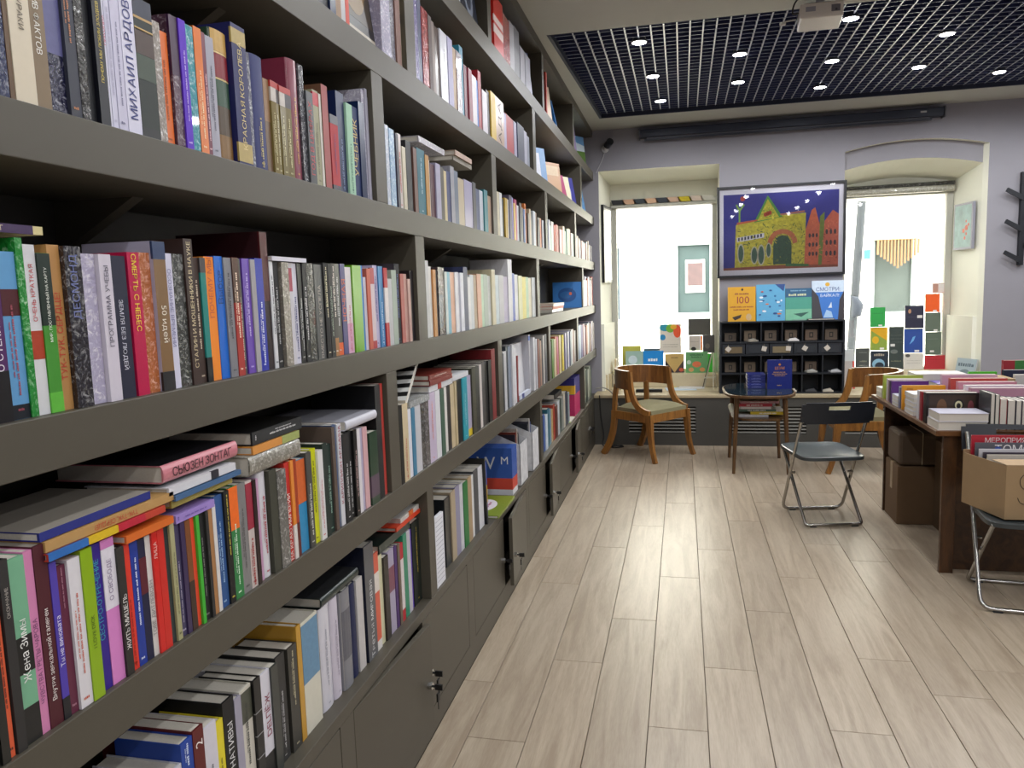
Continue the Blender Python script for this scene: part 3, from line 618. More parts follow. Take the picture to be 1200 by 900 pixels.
['C', '1', 1.1714, 0.0152, 0.204, '8a5a3a', 0, {'b': [[0, 0.45, '4c3a30']]}],
['C','1',1.1867,0.0148,0.204,'f05c40',0],
['C','1',1.2014,0.0095,0.204,'4cb840',0],
['C', '1', 1.2109, 0.0199, 0.204, '2c2c2c', 0, {'t': ['', '80807a', 0.3, 1, 0.5]}],
['C','1',1.2308,0.009,0.204,'3a3838',0],
['C','1',1.2398,0.0159,0.204,'b08458',0],
['C','1',1.2557,0.011,0.209,'dcd8d4',0],
['C', '1', 1.2667, 0.0264, 0.222, '3a6298', 0, {'t': ['', 'a0c0e0', 0.25, 1, 0.5]}],
['C', '1', 1.2931, 0.0182, 0.225, '1e1e1c', 0, {'t': ['', 'c8b848', 0.35, 1, 0.7]}],
['C', '1', 1.3113, 0.0299, 0.227, '3c8a50', 0, {'t': ['', 'd8f0d8', 0.25, 1, 0.4], 'b': [[0.62, 1, 'f07a2c']]}],
['C', '1', 1.3412, 0.0304, 0.226, '8e8c8c', 0, {'t': ['', '5a5858', 0.2, 1, 0.5]}],
['C', '1', 1.3716, 0.0231, 0.225, 'd0c4c0', 0, {'t': ['', 'a83030', 0.5, 1, 0.25], 'b': [[0.55, 0.98, 'a83a50']]}],
['C','1',1.3947,0.0135,0.222,'3a2c2c',0],
['C','1',1.4082,0.0172,0.22,'c8a0bc',0],
['C', '1', 1.4254, 0.0348, 0.23, 'dcdae0', 0, {'t': ['', 'b03a48', 0.3, 1, 0.5], 'r': 1}],
['C','1',1.4602,0.0302,0.226,'4a4a3e',0],
['C', '1', 1.4904, 0.0383, 0.218, '7e7c78', 0, {'w': 1}],
['C', '1', 1.5286, 0.0218, 0.228, 'c8342a', 0, {'t': ['НА КРАЮ ИМПЕРИИ', 'f4e8e0', 0.7, 1, 0.35]}],
['C', '1', 1.5504, 0.0141, 0.228, 'e09038', 0, {'b': [[0, 0.35, 'dcd8d4']]}],
['C', '1', 1.5646, 0.0164, 0.227, 'b04a28', 0, {'b': [[0, 0.35, '6a2820']]}],
['C', '1', 1.581, 0.0467, 0.22, '3a94c0', 0, {'b': [[0.53, 1, 'd8723c']]}],
['C', '1', 1.6277, 0.0265, 0.23, '54524e', 0, {'t': ['', 'd0d0c8', 0.5, 1, 0.4]}],
['C', '1', 1.6542, 0.0291, 0.232, 'd4d814', 0, {'t': ['', '6a6a10', 0.4, 1, 0.6]}],
['C', '1', 1.6833, 0.0262, 0.223, 'dedcdc', 0, {'t': ['', 'c05050', 0.2, 1, 0.4]}],
['C','1',1.7095,0.024,0.235,'1f332c',0],
['C', '1', 1.7335, 0.0296, 0.227, '213a32', 0, {'t': ['', '90b0a0', 0.4, 1, 0.5]}],
['C', '1', 1.7631, 0.0177, 0.266, '6a5a50', 0, {'f': '6a5c54'}],
['C','1',1.7807,0.0211,0.269,'5a6e90',0],
['C', '1', 1.8018, 0.0231, 0.268, 'd8d8dc', 0, {'t': ['КАРИЛЛИОН АРАМИНА', 'a03848', 0.8, 1, 0.6]}],
['C', '1', 1.8249, 0.0379, 0.237, '232324', 0, {'t': ['', 'd0d0d0', 0.4, 1, 0.4]}],
['C', '1', 1.8628, 0.0279, 0.236, '242424', 0, {'t': ['', 'd0d0d0', 0.4, 1, 0.4]}],
['C', '1', 1.8907, 0.0228, 0.236, '202020', 0, {'t': ['', 'c0a0a0', 0.4, 1, 0.5]}],
['C','1',1.9135,0.0263,0.234,'dcd8da',0],
['C','1',1.9398,0.0209,0.232,'b8b0c8',1],
['C','1',1.9607,0.0305,0.23,'d8b0b4',0],
['C', '1', 1.9974, 0.0574, 0.208, '33503e', 0, {'b': [[0.1, 0.4, '6a5868']]}],
['C', '1', 2.0614, 0.0402, 0.335, '1c1c1e', 0, {'f': '141416'}],
['C','1',2.1016,0.0276,0.335,'b8443e',0],
['D','1',1.014,0.029,0.215,'2a4a54',0],
['D','1',1.043,0.03,0.22,'c8c8ce',0],
['D','1',1.073,0.033,0.225,'dcdae0',0],
['D', '1', 1.106, 0.038, 0.225, 'cfcfd6', 0, {'t': ['', '28282c', 0.5, 1, 0.8]}],
['D', '1', 1.144, 0.034, 0.258, '2f54a8', 0, {'t': ['', 'd0dcf4', 0.3, 1, 0.9]}],
['D', '1', 1.178, 0.032, 0.263, '6e2626', 0, {'t': ['2', 'f0e8e4', 0.6, 1, 0.88]}],
['D', '1', 1.21, 0.042, 0.247, 'd8d4dc', 0, {'t': ['', '4a4a58', 0.3, 1, 0.4]}],
['D', '1', 1.252, 0.027, 0.235, 'e4d43c', 0, {'t': ['', '7a7020', 0.3, 1, 0.4]}],
['D', '1', 1.279, 0.039, 0.262, '1d1e20', 0, {'t': ['АЛЬТЕРНАТИВЫ', 'e8e8e8', 0.45, 1, 0.45], 'f': '141416'}],
['D','1',1.318,0.024,0.248,'a8a4b4',0],
['D', '1', 1.342, 0.043, 0.252, 'd4d0c4', 0, {'t': ['', '4a4a44', 0.25, 1, 0.6], 'b': [[0.7, 0.97, '5a5c50']]}],
['D', '1', 1.386, 0.027, 0.254, '1c1c1e', 0, {'b': [[0.3, 0.31, 'a0a0a0'], [0.5, 0.51, 'a0a0a0'], [0.7, 0.71, 'a0a0a0']]}],
['D', '1', 1.416, 0.038, 0.25, 'dcdae2', 0, {'t': ['DELПЁЖ', '8a2c44', 0.6, 1, 0.6], 'b': [[0, 0.25, '2a2a2c']]}],
['D','1',1.454,0.028,0.249,'4a4c48',0],
['D', '1', 1.485, 0.04, 0.255, '3a3a3a', 0, {'t': ['', 'b0aeb0', 0.25, 1, 0.4]}],
['D', '1', 1.532, 0.042, 0.254, '46443f', 0, {'t': ['', 'c0b898', 0.25, 1, 0.7]}],
['D','1',1.578,0.022,0.288,'c89c3e',0],
['D', '1', 1.603, 0.083, 0.285, 'd8d4c6', 0, {'b': [[0.45, 0.97, '7298b4']]}],
['D', '1', 1.701, 0.065, 0.275, 'd6d4dc', 0, {'t': ['', 'a0a0ac', 0.25, 1, 0.5], 'r': 1}],
['D', '1', 1.768, 0.045, 0.275, 'd2ccd8', 0, {'t': ['', 'a8a0b0', 0.25, 1, 0.5], 'r': 1}],
['D', '1', 1.816, 0.062, 0.275, '8e8e94', 0, {'b': [[0.3, 0.8, '707078']], 'r': 1}],
['D', '1', 1.881, 0.041, 0.27, '242e58', 0, {'r': 1}],
['D','1',1.924,0.043,0.268,'cac6c4',0],
['D', '1', 1.978, 0.067, 0.345, '6a6a6c', 0, {'t': ['Третья мировая', 'e0e0e0', 0.35, 1, 0.35], 'f': '20263c'}],
['D', '1', 2.05, 0.035, 0.3, 'd87058', 0, {'b': [[0, 0.1, 'e0dcd8'], [0.6, 0.8, 'e0d8d0']]}],
['D','1',2.087,0.034,0.28,'d8d4b4',0],
['D','1',2.122,0.036,0.264,'3a3230',0],
['D', '1', 2.159, 0.053, 0.268, 'b0a8bc', 0, {'b': [[0.5, 0.8, '8a5868']]}],
['D','1',2.213,0.022,0.268,'5a3a78',1],
['D','1',2.237,0.021,0.266,'7a6a5c',1],
['D', '1', 2.259, 0.03, 0.26, 'c03840', 0, {'b': [[0.15, 0.8, 'dcd4d4']]}],
['D','1',2.291,0.034,0.28,'2f9474',0],
['D','1',2.328,0.032,0.28,'c8c4cc',0],
['D','1',2.361,0.021,0.275,'6a4ab0',1],
['D', '1', 2.384, 0.081, 0.291, '2b322c', 0, {'t': ['', 'c0a848', 0.25, 1, 0.65]}],
['D','1',2.468,0.027,0.286,'b09a8c',1],
['A','2',2.244,0.013,0.275,'b8c4a8',1],
['A', '2', 2.257, 0.0282, 0.24, 'd0d8e8', 0, {'w': 1}],
['A', '2', 2.2852, 0.0427, 0.235, 'a8c4e0', 0, {'w': 1}],
['A','2',2.3279,0.0175,0.235,'4a50b0',1],
['A','2',2.3453,0.0213,0.23,'5a5a60',1],
['A', '2', 2.3666, 0.0326, 0.235, 'd8d0cc', 0, {'t': ['', 'c04030', 0.5, 1, 0.5]}],
['A','2',2.3993,0.0316,0.2,'cfc8b4',1],
['A','2',2.4309,0.0479,0.225,'26262a',0],
['A','2',2.4788,0.0256,0.215,'302a2c',1],
['A', '2', 2.5045, 0.0343, 0.215, '7a5a50', 1, {'w': 1}],
['A', '2', 2.5387, 0.0799, 0.22, '227080', 0, {'t': ['', 'd0e8f0', 0.3, 1, 0.6]}],
['A','2',2.6187,0.0395,0.21,'b88a3c',1],
['A', '2', 2.6582, 0.027, 0.2, 'c8c8c8', 1, {'t': ['', '404040', 0.6, 1, 0.5]}],
['A','2',2.6852,0.0508,0.19,'5a2838',1],
['A','2',2.736,0.0551,0.2,'a8a4bc',1],
['A','2',2.7911,0.0497,0.195,'4a4438',1],
['A','2',2.8408,0.0435,0.19,'c8b890',1],
['A','2',2.8843,0.0529,0.195,'2a3870',1],
['A','2',2.9372,0.0492,0.22,'9a9aa4',1],
['A','2',2.9864,0.0565,0.21,'6a7488',1],
['A','2',3.0429,0.0887,0.19,'b8ac94',0],
['A','2',3.1316,0.1262,0.195,'b0acc4',0],
['A','2',3.2577,0.0532,0.2,'3a3a44',1],
['A','2',3.3109,0.0654,0.18,'3a4a78',1],
['A','2',3.3763,0.0606,0.18,'c8ccd4',1],
['A','2',3.4369,0.0665,0.19,'28808a',1],
['A','2',3.5034,0.0573,0.17,'b09a84',1],
['A','2',3.5607,0.0591,0.17,'d0b8bc',1],
['B','2',2.5799,0.0333,0.27,'c8c8c8',1],
['B','2',2.6132,0.0341,0.25,'dcdcd8',1],
['B','2',2.6472,0.0349,0.24,'c08a50',1],
['B','2',2.6821,0.0358,0.24,'3a3a3a',1],
['B', '2', 2.7179, 0.0742, 0.25, '4a343c', 0, {'w': 1}],
['B','2',2.7921,0.0308,0.235,'c8d0cc',1],
['B', '2', 2.8228, 0.0473, 0.235, '7ab0c4', 1, {'b': [[0, 0.08, 'c84a40']]}],
['B','2',2.8701,0.0543,0.235,'dcb49a',1],
['B','2',2.9245,0.042,0.235,'dcdce0',1],
['B','2',2.9665,0.0344,0.237,'d4d4dc',1],
['B','2',3.001,0.0471,0.235,'dadae2',1],
['B', '2', 3.0481, 0.0609, 0.26, '3c4468', 1, {'b': [[0, 0.9, 'c0c0cc']]}],
['B','2',3.1089,0.044,0.22,'dcdcdc',1],
['B', '2', 3.1529, 0.0583, 0.23, 'c8ccd0', 1, {'t': ['', '6a6a80', 0.4, 1, 0.5]}],
['B','2',3.2112,0.0501,0.23,'b09c84',1],
['B', '2', 3.2613, 0.0692, 0.235, 'd0a48c', 1, {'b': [[0.4, 0.8, '4a4040']]}],
['B','2',3.3305,0.0537,0.235,'b4ccb4',1],
['B','2',3.3842,0.0742,0.235,'a8b4a8',1],
['B','2',3.4584,0.0694,0.23,'ccd0cc',1],
['B', '2', 3.5278, 0.068, 0.26, 'c8c0a4', 1, {'b': [[0.8, 1, '2c2c30']]}],
['B','2',3.5958,0.0706,0.235,'bcc8cc',1],
['B','2',3.6664,0.0997,0.235,'b8b8bc',1],
['B','2',3.7661,0.1144,0.23,'b0a8c0',1],
['B','2',3.8805,0.0963,0.32,'d4d4d8',1],
['B','2',3.9768,0.0753,0.25,'3a58b0',1],
['B','2',4.0521,0.0887,0.245,'dcdcdc',1],
['B','2',4.1408,0.098,0.24,'d0d0a8',1],
['B','2',4.2388,0.1142,0.235,'d8cc70',1],
['B','2',4.353,0.0896,0.235,'a8c4a4',1],
['B','2',4.4425,0.0931,0.23,'ccc4ac',1],
['B','2',4.5357,0.1302,0.235,'d4d8d8',1],
['C','2',2.2349,0.0282,0.25,'1e1e1e',1],
['C', '2', 2.2631, 0.0484, 0.25, 'cfc0a0', 0, {'t': ['', 'b04030', 0.4, 1, 0.3]}],
['C','2',2.3115,0.0401,0.225,'dcdce4',0],
['C','2',2.3515,0.0309,0.225,'4a88a8',1],
['C','2',2.3824,0.0596,0.225,'c8c8cc',0],
['C', '2', 2.442, 0.0442, 0.225, '5a5a5a', 0, {'w': 1}],
['C', '2', 2.4862, 0.0457, 0.225, '787474', 0, {'w': 1}],
['C', '2', 2.532, 0.0764, 0.247, 'ccc0d4', 0, {'t': ['', 'e0702c', 0.6, 1, 0.6]}],
['C','2',2.6084,0.055,0.247,'dcdce0',0],
['C','2',2.6633,0.0413,0.247,'4a6a58',1],
['C', '2', 2.7047, 0.0452, 0.247, 'dcd8d4', 1, {'t': ['', 'b03030', 0.4, 1, 0.5]}],
['C','2',2.7499,0.0466,0.247,'3a3434',1],
['C','2',2.7965,0.0509,0.247,'ccbc9c',1],
['C','2',2.8474,0.029,0.253,'c0b090',1],
['C','2',2.8765,0.075,0.253,'222224',0],
['C', '2', 2.9515, 0.0691, 0.253, '3aa8b8', 0, {'t': ['', 'd0f0f4', 0.3, 1, 0.5]}],
['C', '2', 3.0206, 0.0754, 0.253, 'b0aac0', 0, {'b': [[0, 0.12, 'd8c030']]}],
['C', '2', 3.096, 0.058, 0.28, '4a4a3c', 1, {'w': 1}],
['C','2',3.154,0.0637,0.28,'363a36',1],
['C', '2', 3.2177, 0.0549, 0.28, 'd8d0cc', 1, {'b': [[0, 0.4, '9a3038']]}],
['C', '2', 3.2726, 0.0566, 0.285, '504e4c', 1, {'w': 1}],
['C','2',3.3292,0.0585,0.285,'1e1e20',1],
['C','2',3.3877,0.0604,0.285,'1c1c1c',1],
['C', '2', 3.4482, 0.0709, 0.33, '8a2a30', 1, {'f': '8a2a30'}],
['D','2',2.759,0.0704,0.27,'2c3034',0],
['D','2',2.8294,0.0586,0.28,'b4a48c',0],
['D','2',2.888,0.0609,0.285,'9a96ac',0],
['D','2',2.9489,0.0472,0.28,'cfcfd4',1],
['D','2',2.9961,0.0651,0.275,'2f8044',0],
['D','2',3.0611,0.0608,0.28,'b09878',1],
['D','2',3.1219,0.0417,0.275,'d8d8d8',1],
['D','2',3.1636,0.0719,0.285,'5a5a5c',0],
['D','2',3.2355,0.0825,0.285,'d8d8dc',0],
['D', '2', 3.318, 0.0824, 0.28, '4a60a8', 0, {'b': [[0.3, 0.6, 'c8a030']]}],
['E','1',1.8369,0.0446,0.25,'1e1c20',0],
['E','1',1.8814,0.0331,0.24,'20222a',0],
['E','1',1.9145,0.0342,0.24,'2c3a5c',0],
['E','1',1.9487,0.0354,0.24,'a08468',0],
['E','1',1.9841,0.0292,0.24,'b8b8bc',0],
['E','1',2.0133,0.0224,0.24,'d0482c',0],
['E', '1', 2.2707, 0.0769, 0.3, 'b4b0c8', 0, {'w': 1}],
['E', '1', 2.3476, 0.0403, 0.3, '90909c', 0, {'w': 1}],
['E','1',2.388,0.0417,0.29,'8a6a60',0],
['E', '1', 2.4297, 0.0431, 0.29, 'c8bca0', 0, {'b': [[0.5, 0.6, '282828']]}],
['E', '2', 2.5635, 0.06, 0.3, '8a84b0', 0, {'w': 1}],
['E','2',2.6236,0.0373,0.29,'5a607c',0],
['E', '2', 2.6609, 0.0646, 0.27, 'a83438', 0, {'w': 1}],
['E','2',2.7255,0.0402,0.265,'5a4640',0],
['E','2',2.7657,0.0414,0.26,'8a7c74',1],
['E','2',2.807,0.057,0.255,'5c4a42',0],
['E', '2', 2.864, 0.0899, 0.26, 'd8d8e0', 0, {'t': ['', '50505c', 0.4, 1, 0.5]}],
['E','2',2.9539,0.063,0.26,'b4b0cc',0],
['E','2',3.0169,0.049,0.24,'b49a7c',1],
['E', '2', 3.0658, 0.0677, 0.24, 'c4bcc4', 0, {'w': 1}],
['E','2',3.1336,0.0527,0.28,'3a88a0',1],
['E','2',3.1863,0.0545,0.22,'7a2c40',1],
['E','2',3.2408,0.0563,0.22,'8a3044',1],
['E','2',3.2971,0.0781,0.21,'dcd8dc',1],
['E','2',3.3751,0.0486,0.21,'2c70c0',1],
['E','2',3.4237,0.0542,0.26,'a82c38',1],
['E','2',3.4779,0.0867,0.19,'d4d0d8',1],
['E','2',3.5646,0.0678,0.21,'3a2c34',1],
['E','2',3.6324,0.0944,0.22,'d8b84a',1],
['E', '2', 3.7269, 0.1773, 0.22, 'c8b0a0', 0, {'t': ['АДА', '5a4a44', 0.7, 1, 0.5]}],
['E','2',3.9041,0.0537,0.18,'b8b0cc',1],
['E','2',3.9578,0.1998,0.19,'b02434',1],
['E','2',4.1577,0.0731,0.19,'b0acc4',1],
['E','2',4.2308,0.1807,0.2,'4a5068',1],
['E','2',4.4115,0.0822,0.19,'b0b0c0',1],
['E','2',4.4937,0.0924,0.18,'8a90a0',1],
['F', '2', 3.7429, 0.1993, 0.26, 'd83a30', 0, {'b': [[0.3, 0.45, 'e8d8d4'], [0.5, 0.62, 'e8d8d4']]}],
['F', '2', 3.9422, 0.1752, 0.24, 'c84a48', 0, {'w': 1}],
['F','2',4.1173,0.1054,0.25,'c8c8d0',1],
['F', '2', 4.2228, 0.1363, 0.26, '8a8a94', 1, {'w': 1}],
['F', '2', 4.3784, 0.1329, 0.2, 'b0aebc', 1, {'w': 1}],
['F', '2', 4.5113, 0.1484, 0.2, 'a4a4b4', 1, {'w': 1}],
['A','3',3.69,0.0509,0.212,'c8c0a8',1],
['A','3',3.7425,0.0546,0.213,'d8d8d8',1],
['A','3',3.7988,0.0563,0.191,'2c2c30',1],
['A','3',3.8568,0.0609,0.199,'b89a28',1],
['A','3',3.9196,0.0546,0.201,'ccd0d4',1],
['A','3',3.9758,0.0603,0.227,'5c5468',1],
['A','3',4.038,0.0323,0.221,'9088c0',1],
['A','3',4.0713,0.046,0.196,'c8a838',1],
['A','3',4.1186,0.0609,0.222,'a82c68',1],
['A','3',4.1815,0.0517,0.196,'d0d0d4',1],
['A','3',4.2348,0.0596,0.215,'3c3840',1],
['A','3',4.2962,0.0349,0.195,'8a8478',1],
['A','3',4.3322,0.0461,0.19,'4a70a8',1],
['A','3',4.3797,0.0391,0.225,'c87838',1],
['A','3',4.46,0.0479,0.178,'6a6460',1],
['A','3',4.5093,0.0481,0.208,'b4a48c',1],
['A','3',4.5589,0.0784,0.198,'384458',1],
['A','3',4.6398,0.0741,0.209,'c0c4cc',1],
['A','3',4.7162,0.051,0.206,'907868',1],
['A','3',4.7688,0.0776,0.182,'2c3038',1],
['A','3',4.8488,0.0609,0.184,'b86838',1],
['A','3',4.9116,0.0664,0.177,'a0a4b0',1],
['A','4',5.12,0.0638,0.2,'4a68a0',1],
['A','4',5.1858,0.0593,0.204,'c8c8cc',1],
['A','4',5.2469,0.0725,0.171,'98b0a8',1],
['A','4',5.3216,0.0893,0.202,'d8d4d0',1],
['A','4',5.4136,0.0559,0.185,'c04a2c',1],
['A','4',5.4712,0.0934,0.193,'a83a34',1],
['A','4',5.5675,0.0745,0.17,'98302c',1],
['A','4',5.6443,0.0729,0.172,'d8d0c8',1],
['A','4',5.7195,0.1012,0.177,'b45048',1],
['A','4',5.8239,0.0824,0.208,'c8b8a4',1],
['A','4',5.9089,0.0733,0.178,'90a898',1],
['A','4',5.9844,0.0825,0.2,'6c8878',1],
['A','4',6.0694,0.0949,0.207,'c0b090',1],
['A','4',6.1673,0.0588,0.208,'8a5048',1],
['A','4',6.2279,0.11,0.184,'d0c8c0',1],
['A','4',6.3413,0.0569,0.184,'5a7468',1],
['A','5',6.52,0.093,0.164,'a8a0a4',1],
['A','5',6.6159,0.1084,0.187,'8c6860',1],
['A','5',6.7276,0.0676,0.172,'c0b8b0',1],
['A','5',6.7973,0.1067,0.162,'787484',1],
['A','5',6.9073,0.1097,0.163,'b89890',1],
['A','5',7.0204,0.1135,0.157,'70788c',1],
['A','5',7.1374,0.0633,0.153,'c8c4c0',1],
['A','5',7.2026,0.1187,0.156,'986c64',1],
['A','5',7.325,0.0666,0.178,'a0a8ac',1],
['A','5',7.3936,0.0818,0.19,'84705c',1],
['A','5',7.478,0.0983,0.156,'b8b0b4',1],
['A','5',7.5793,0.117,0.152,'686470',1],
['B','4',6.98,0.1191,0.242,'c8c4cc',1],
['B','4',7.1028,0.0919,0.277,'b0a8bc',1],
['B','4',7.1975,0.0843,0.241,'d0c8c8',1],
['B','4',7.2844,0.0742,0.26,'a05848',1],
['B','4',7.3609,0.0955,0.274,'c8c8d0',1],
['B','4',7.4593,0.1095,0.245,'988ca0',1],
['B','4',7.5722,0.0873,0.269,'b8b4a8',1],
['B','4',7.6621,0.0852,0.278,'c05040',1],
['C','3',3.62,0.0707,0.292,'2c3440',1],
['C','3',3.6928,0.0775,0.298,'c8c8cc',1],
['C','3',3.7727,0.048,0.32,'3c4450',1],
['C','3',3.8222,0.0622,0.314,'9098a8',1],
['C','3',3.8862,0.0498,0.319,'d0d0d4',1],
['C','3',3.9376,0.0799,0.298,'d8d8dc',1],
['C','3',4.5,0.0546,0.318,'d0d0d4',1],
['C','3',4.5563,0.0634,0.305,'b8b8c0',1],
['C','3',4.6216,0.0542,0.3,'8a5444',1],
['C','3',4.6776,0.0473,0.294,'4c3c38',1],
['C','3',4.7264,0.0515,0.284,'a88878',1],
['C','3',4.7794,0.042,0.291,'34343c',1],
['C','3',4.8228,0.0505,0.311,'c0bcb8',1],
['C','3',4.8748,0.0729,0.315,'5a5a60',1],
['C','4',5.08,0.0605,0.25,'3c3c44',1],
['C','4',5.1424,0.0794,0.267,'6c9048',1],
['C','4',5.2243,0.0789,0.259,'c8bc9c',1],
['C','4',5.3056,0.0753,0.273,'b86038',1],
['C','4',5.3833,0.074,0.266,'c07088',1],
['C','4',5.4595,0.0782,0.272,'d0c090',1],
['C','4',5.5402,0.0606,0.254,'78684c',1],
['C','4',5.6027,0.0758,0.266,'d8c83c',1],
['C','4',5.6808,0.0569,0.27,'4a3c5c',1],
['C','4',5.7395,0.0661,0.273,'a8a0b8',1],
['C','4',5.8076,0.0787,0.254,'2c3468',1],
['C','4',5.8887,0.0752,0.274,'c4c4c8',1],
['C','4',5.9662,0.0575,0.275,'3a3aa0',1],
['C','4',6.0255,0.0865,0.268,'9098a0',1],
['C','4',6.1147,0.0733,0.279,'d8d4d4',1],
['C','4',6.1903,0.0703,0.278,'8a6048',1],
['C','4',6.2627,0.045,0.261,'c8c0bc',1],
['C','4',6.3091,0.0688,0.261,'5c4c50',1],
['C','5',6.55,0.0708,0.285,'6888b0',1],
['C','5',6.623,0.1115,0.291,'98a8c0',1],
['C','5',6.7379,0.1176,0.285,'5c4c88',1],
['C','5',6.8591,0.0897,0.289,'b090a0',1],
['C','5',6.9515,0.1027,0.261,'8c8494',1],
['C','5',7.0574,0.1044,0.266,'a86850',1],
['C','5',7.165,0.105,0.278,'c0b8b8',1],
['C','5',7.2732,0.0711,0.286,'586880',1],
['C','5',7.3466,0.1081,0.269,'90644c',1],
['C','5',7.458,0.0959,0.287,'b0a4b4',1],
['C','5',7.5569,0.1011,0.285,'746c78',1],
['C','5',7.6611,0.0862,0.262,'c4bcb4',1],
['D','3',4.72,0.0995,0.246,'c8c4c0',1],
['D','3',4.8226,0.0829,0.241,'28303c',1],
['D','3',4.908,0.0713,0.246,'3a62a8',1],
['D','3',4.9815,0.0766,0.235,'d0d8e0',1],
['D','3',5.0605,0.089,0.263,'2c6c80',1],
['D','3',5.1523,0.0799,0.245,'8098a8',1],
['D','3',5.2346,0.0807,0.231,'b89c70',1],
['D','3',5.3178,0.07,0.255,'a84838',1],
['D','3',5.3899,0.0991,0.234,'6a3c38',1],
['D','3',5.492,0.0933,0.252,'c0c4c8',1],
['D','3',5.5882,0.109,0.244,'3c4c44',1],
['D','3',5.7006,0.1075,0.253,'888c88',1],
['D','3',5.8114,0.0837,0.268,'c8c0b0',1],
['D','3',5.8976,0.1286,0.263,'404858',1],
['D','3',6.0303,0.0676,0.247,'9ca4a8',1],
['D','4',6.92,0.1503,0.318,'8a9488',1],
['D','4',7.0749,0.1361,0.319,'b0b8a8',1],
['D','4',7.2153,0.1135,0.304,'5c6860',1],
['D','4',7.3323,0.0947,0.294,'c8ccc0',1],
['D','4',7.43,0.1323,0.316,'98a090',1],
['D','4',7.5663,0.1296,0.28,'606c64',1],
['F','3',5.2,0.0388,0.273,'b84030',1],
['A','0',0.32,0.0743,0.259,'3a4a6a',1],
['A','0',0.3966,0.0525,0.235,'c8b890',1],
['A','0',0.4506,0.0749,0.258,'5a2c30',1],
['A','0',0.5279,0.087,0.257,'d0ccc8',1],
['A','0',0.6175,0.0633,0.244,'2c2c34',1],
['A','0',0.6828,0.0658,0.23,'8a8a90',1],
['A','0',0.7506,0.0564,0.259,'b07840',1],
['A','0',0.8088,0.0594,0.24,'40584c',1],
['B','0',0.32,0.0562,0.218,'c8c4cc',1],
['B','0',0.378,0.0524,0.212,'2a2a30',1],
['B','0',0.432,0.0788,0.231,'8a5040',1],
['B','0',0.5133,0.0593,0.233,'3c6c90',1],
['B','0',0.5744,0.0511,0.201,'d0c8b8',1],
['B','0',0.6271,0.0587,0.221,'504858',1],
['B','0',0.6876,0.0446,0.211,'b83c3c',1],
['B','0',0.7336,0.0644,0.237,'2c4038',1],
['C','0',0.32,0.0651,0.226,'d0d0d4',1],
['C','0',0.3871,0.0455,0.224,'3a4a68',1],
['C','0',0.434,0.0463,0.23,'a06048',1],
['C','0',0.4818,0.0422,0.205,'c8c0b0',1],
['C','0',0.5253,0.0727,0.23,'503040',1],
['C','0',0.6002,0.0472,0.212,'88a090',1],
['C','0',0.6489,0.0587,0.221,'d8d4d8',1],
['C','0',0.7095,0.0539,0.213,'3a3a3c',1],
['D','0',0.32,0.0759,0.218,'c8c8cc',1],
['D','0',0.3982,0.0895,0.237,'6a2c2c',1],
['D','0',0.4905,0.0857,0.236,'d0d0d8',1],
['D','0',0.5788,0.0796,0.222,'2c3c5c',1],
['D','0',0.6608,0.1021,0.201,'b8a888',1],
['D','0',0.7661,0.093,0.231,'303034',1],
['D','0',0.862,0.0606,0.217,'d8d8dc',1],
['D','0',0.9245,0.0733,0.223,'586868',1]]
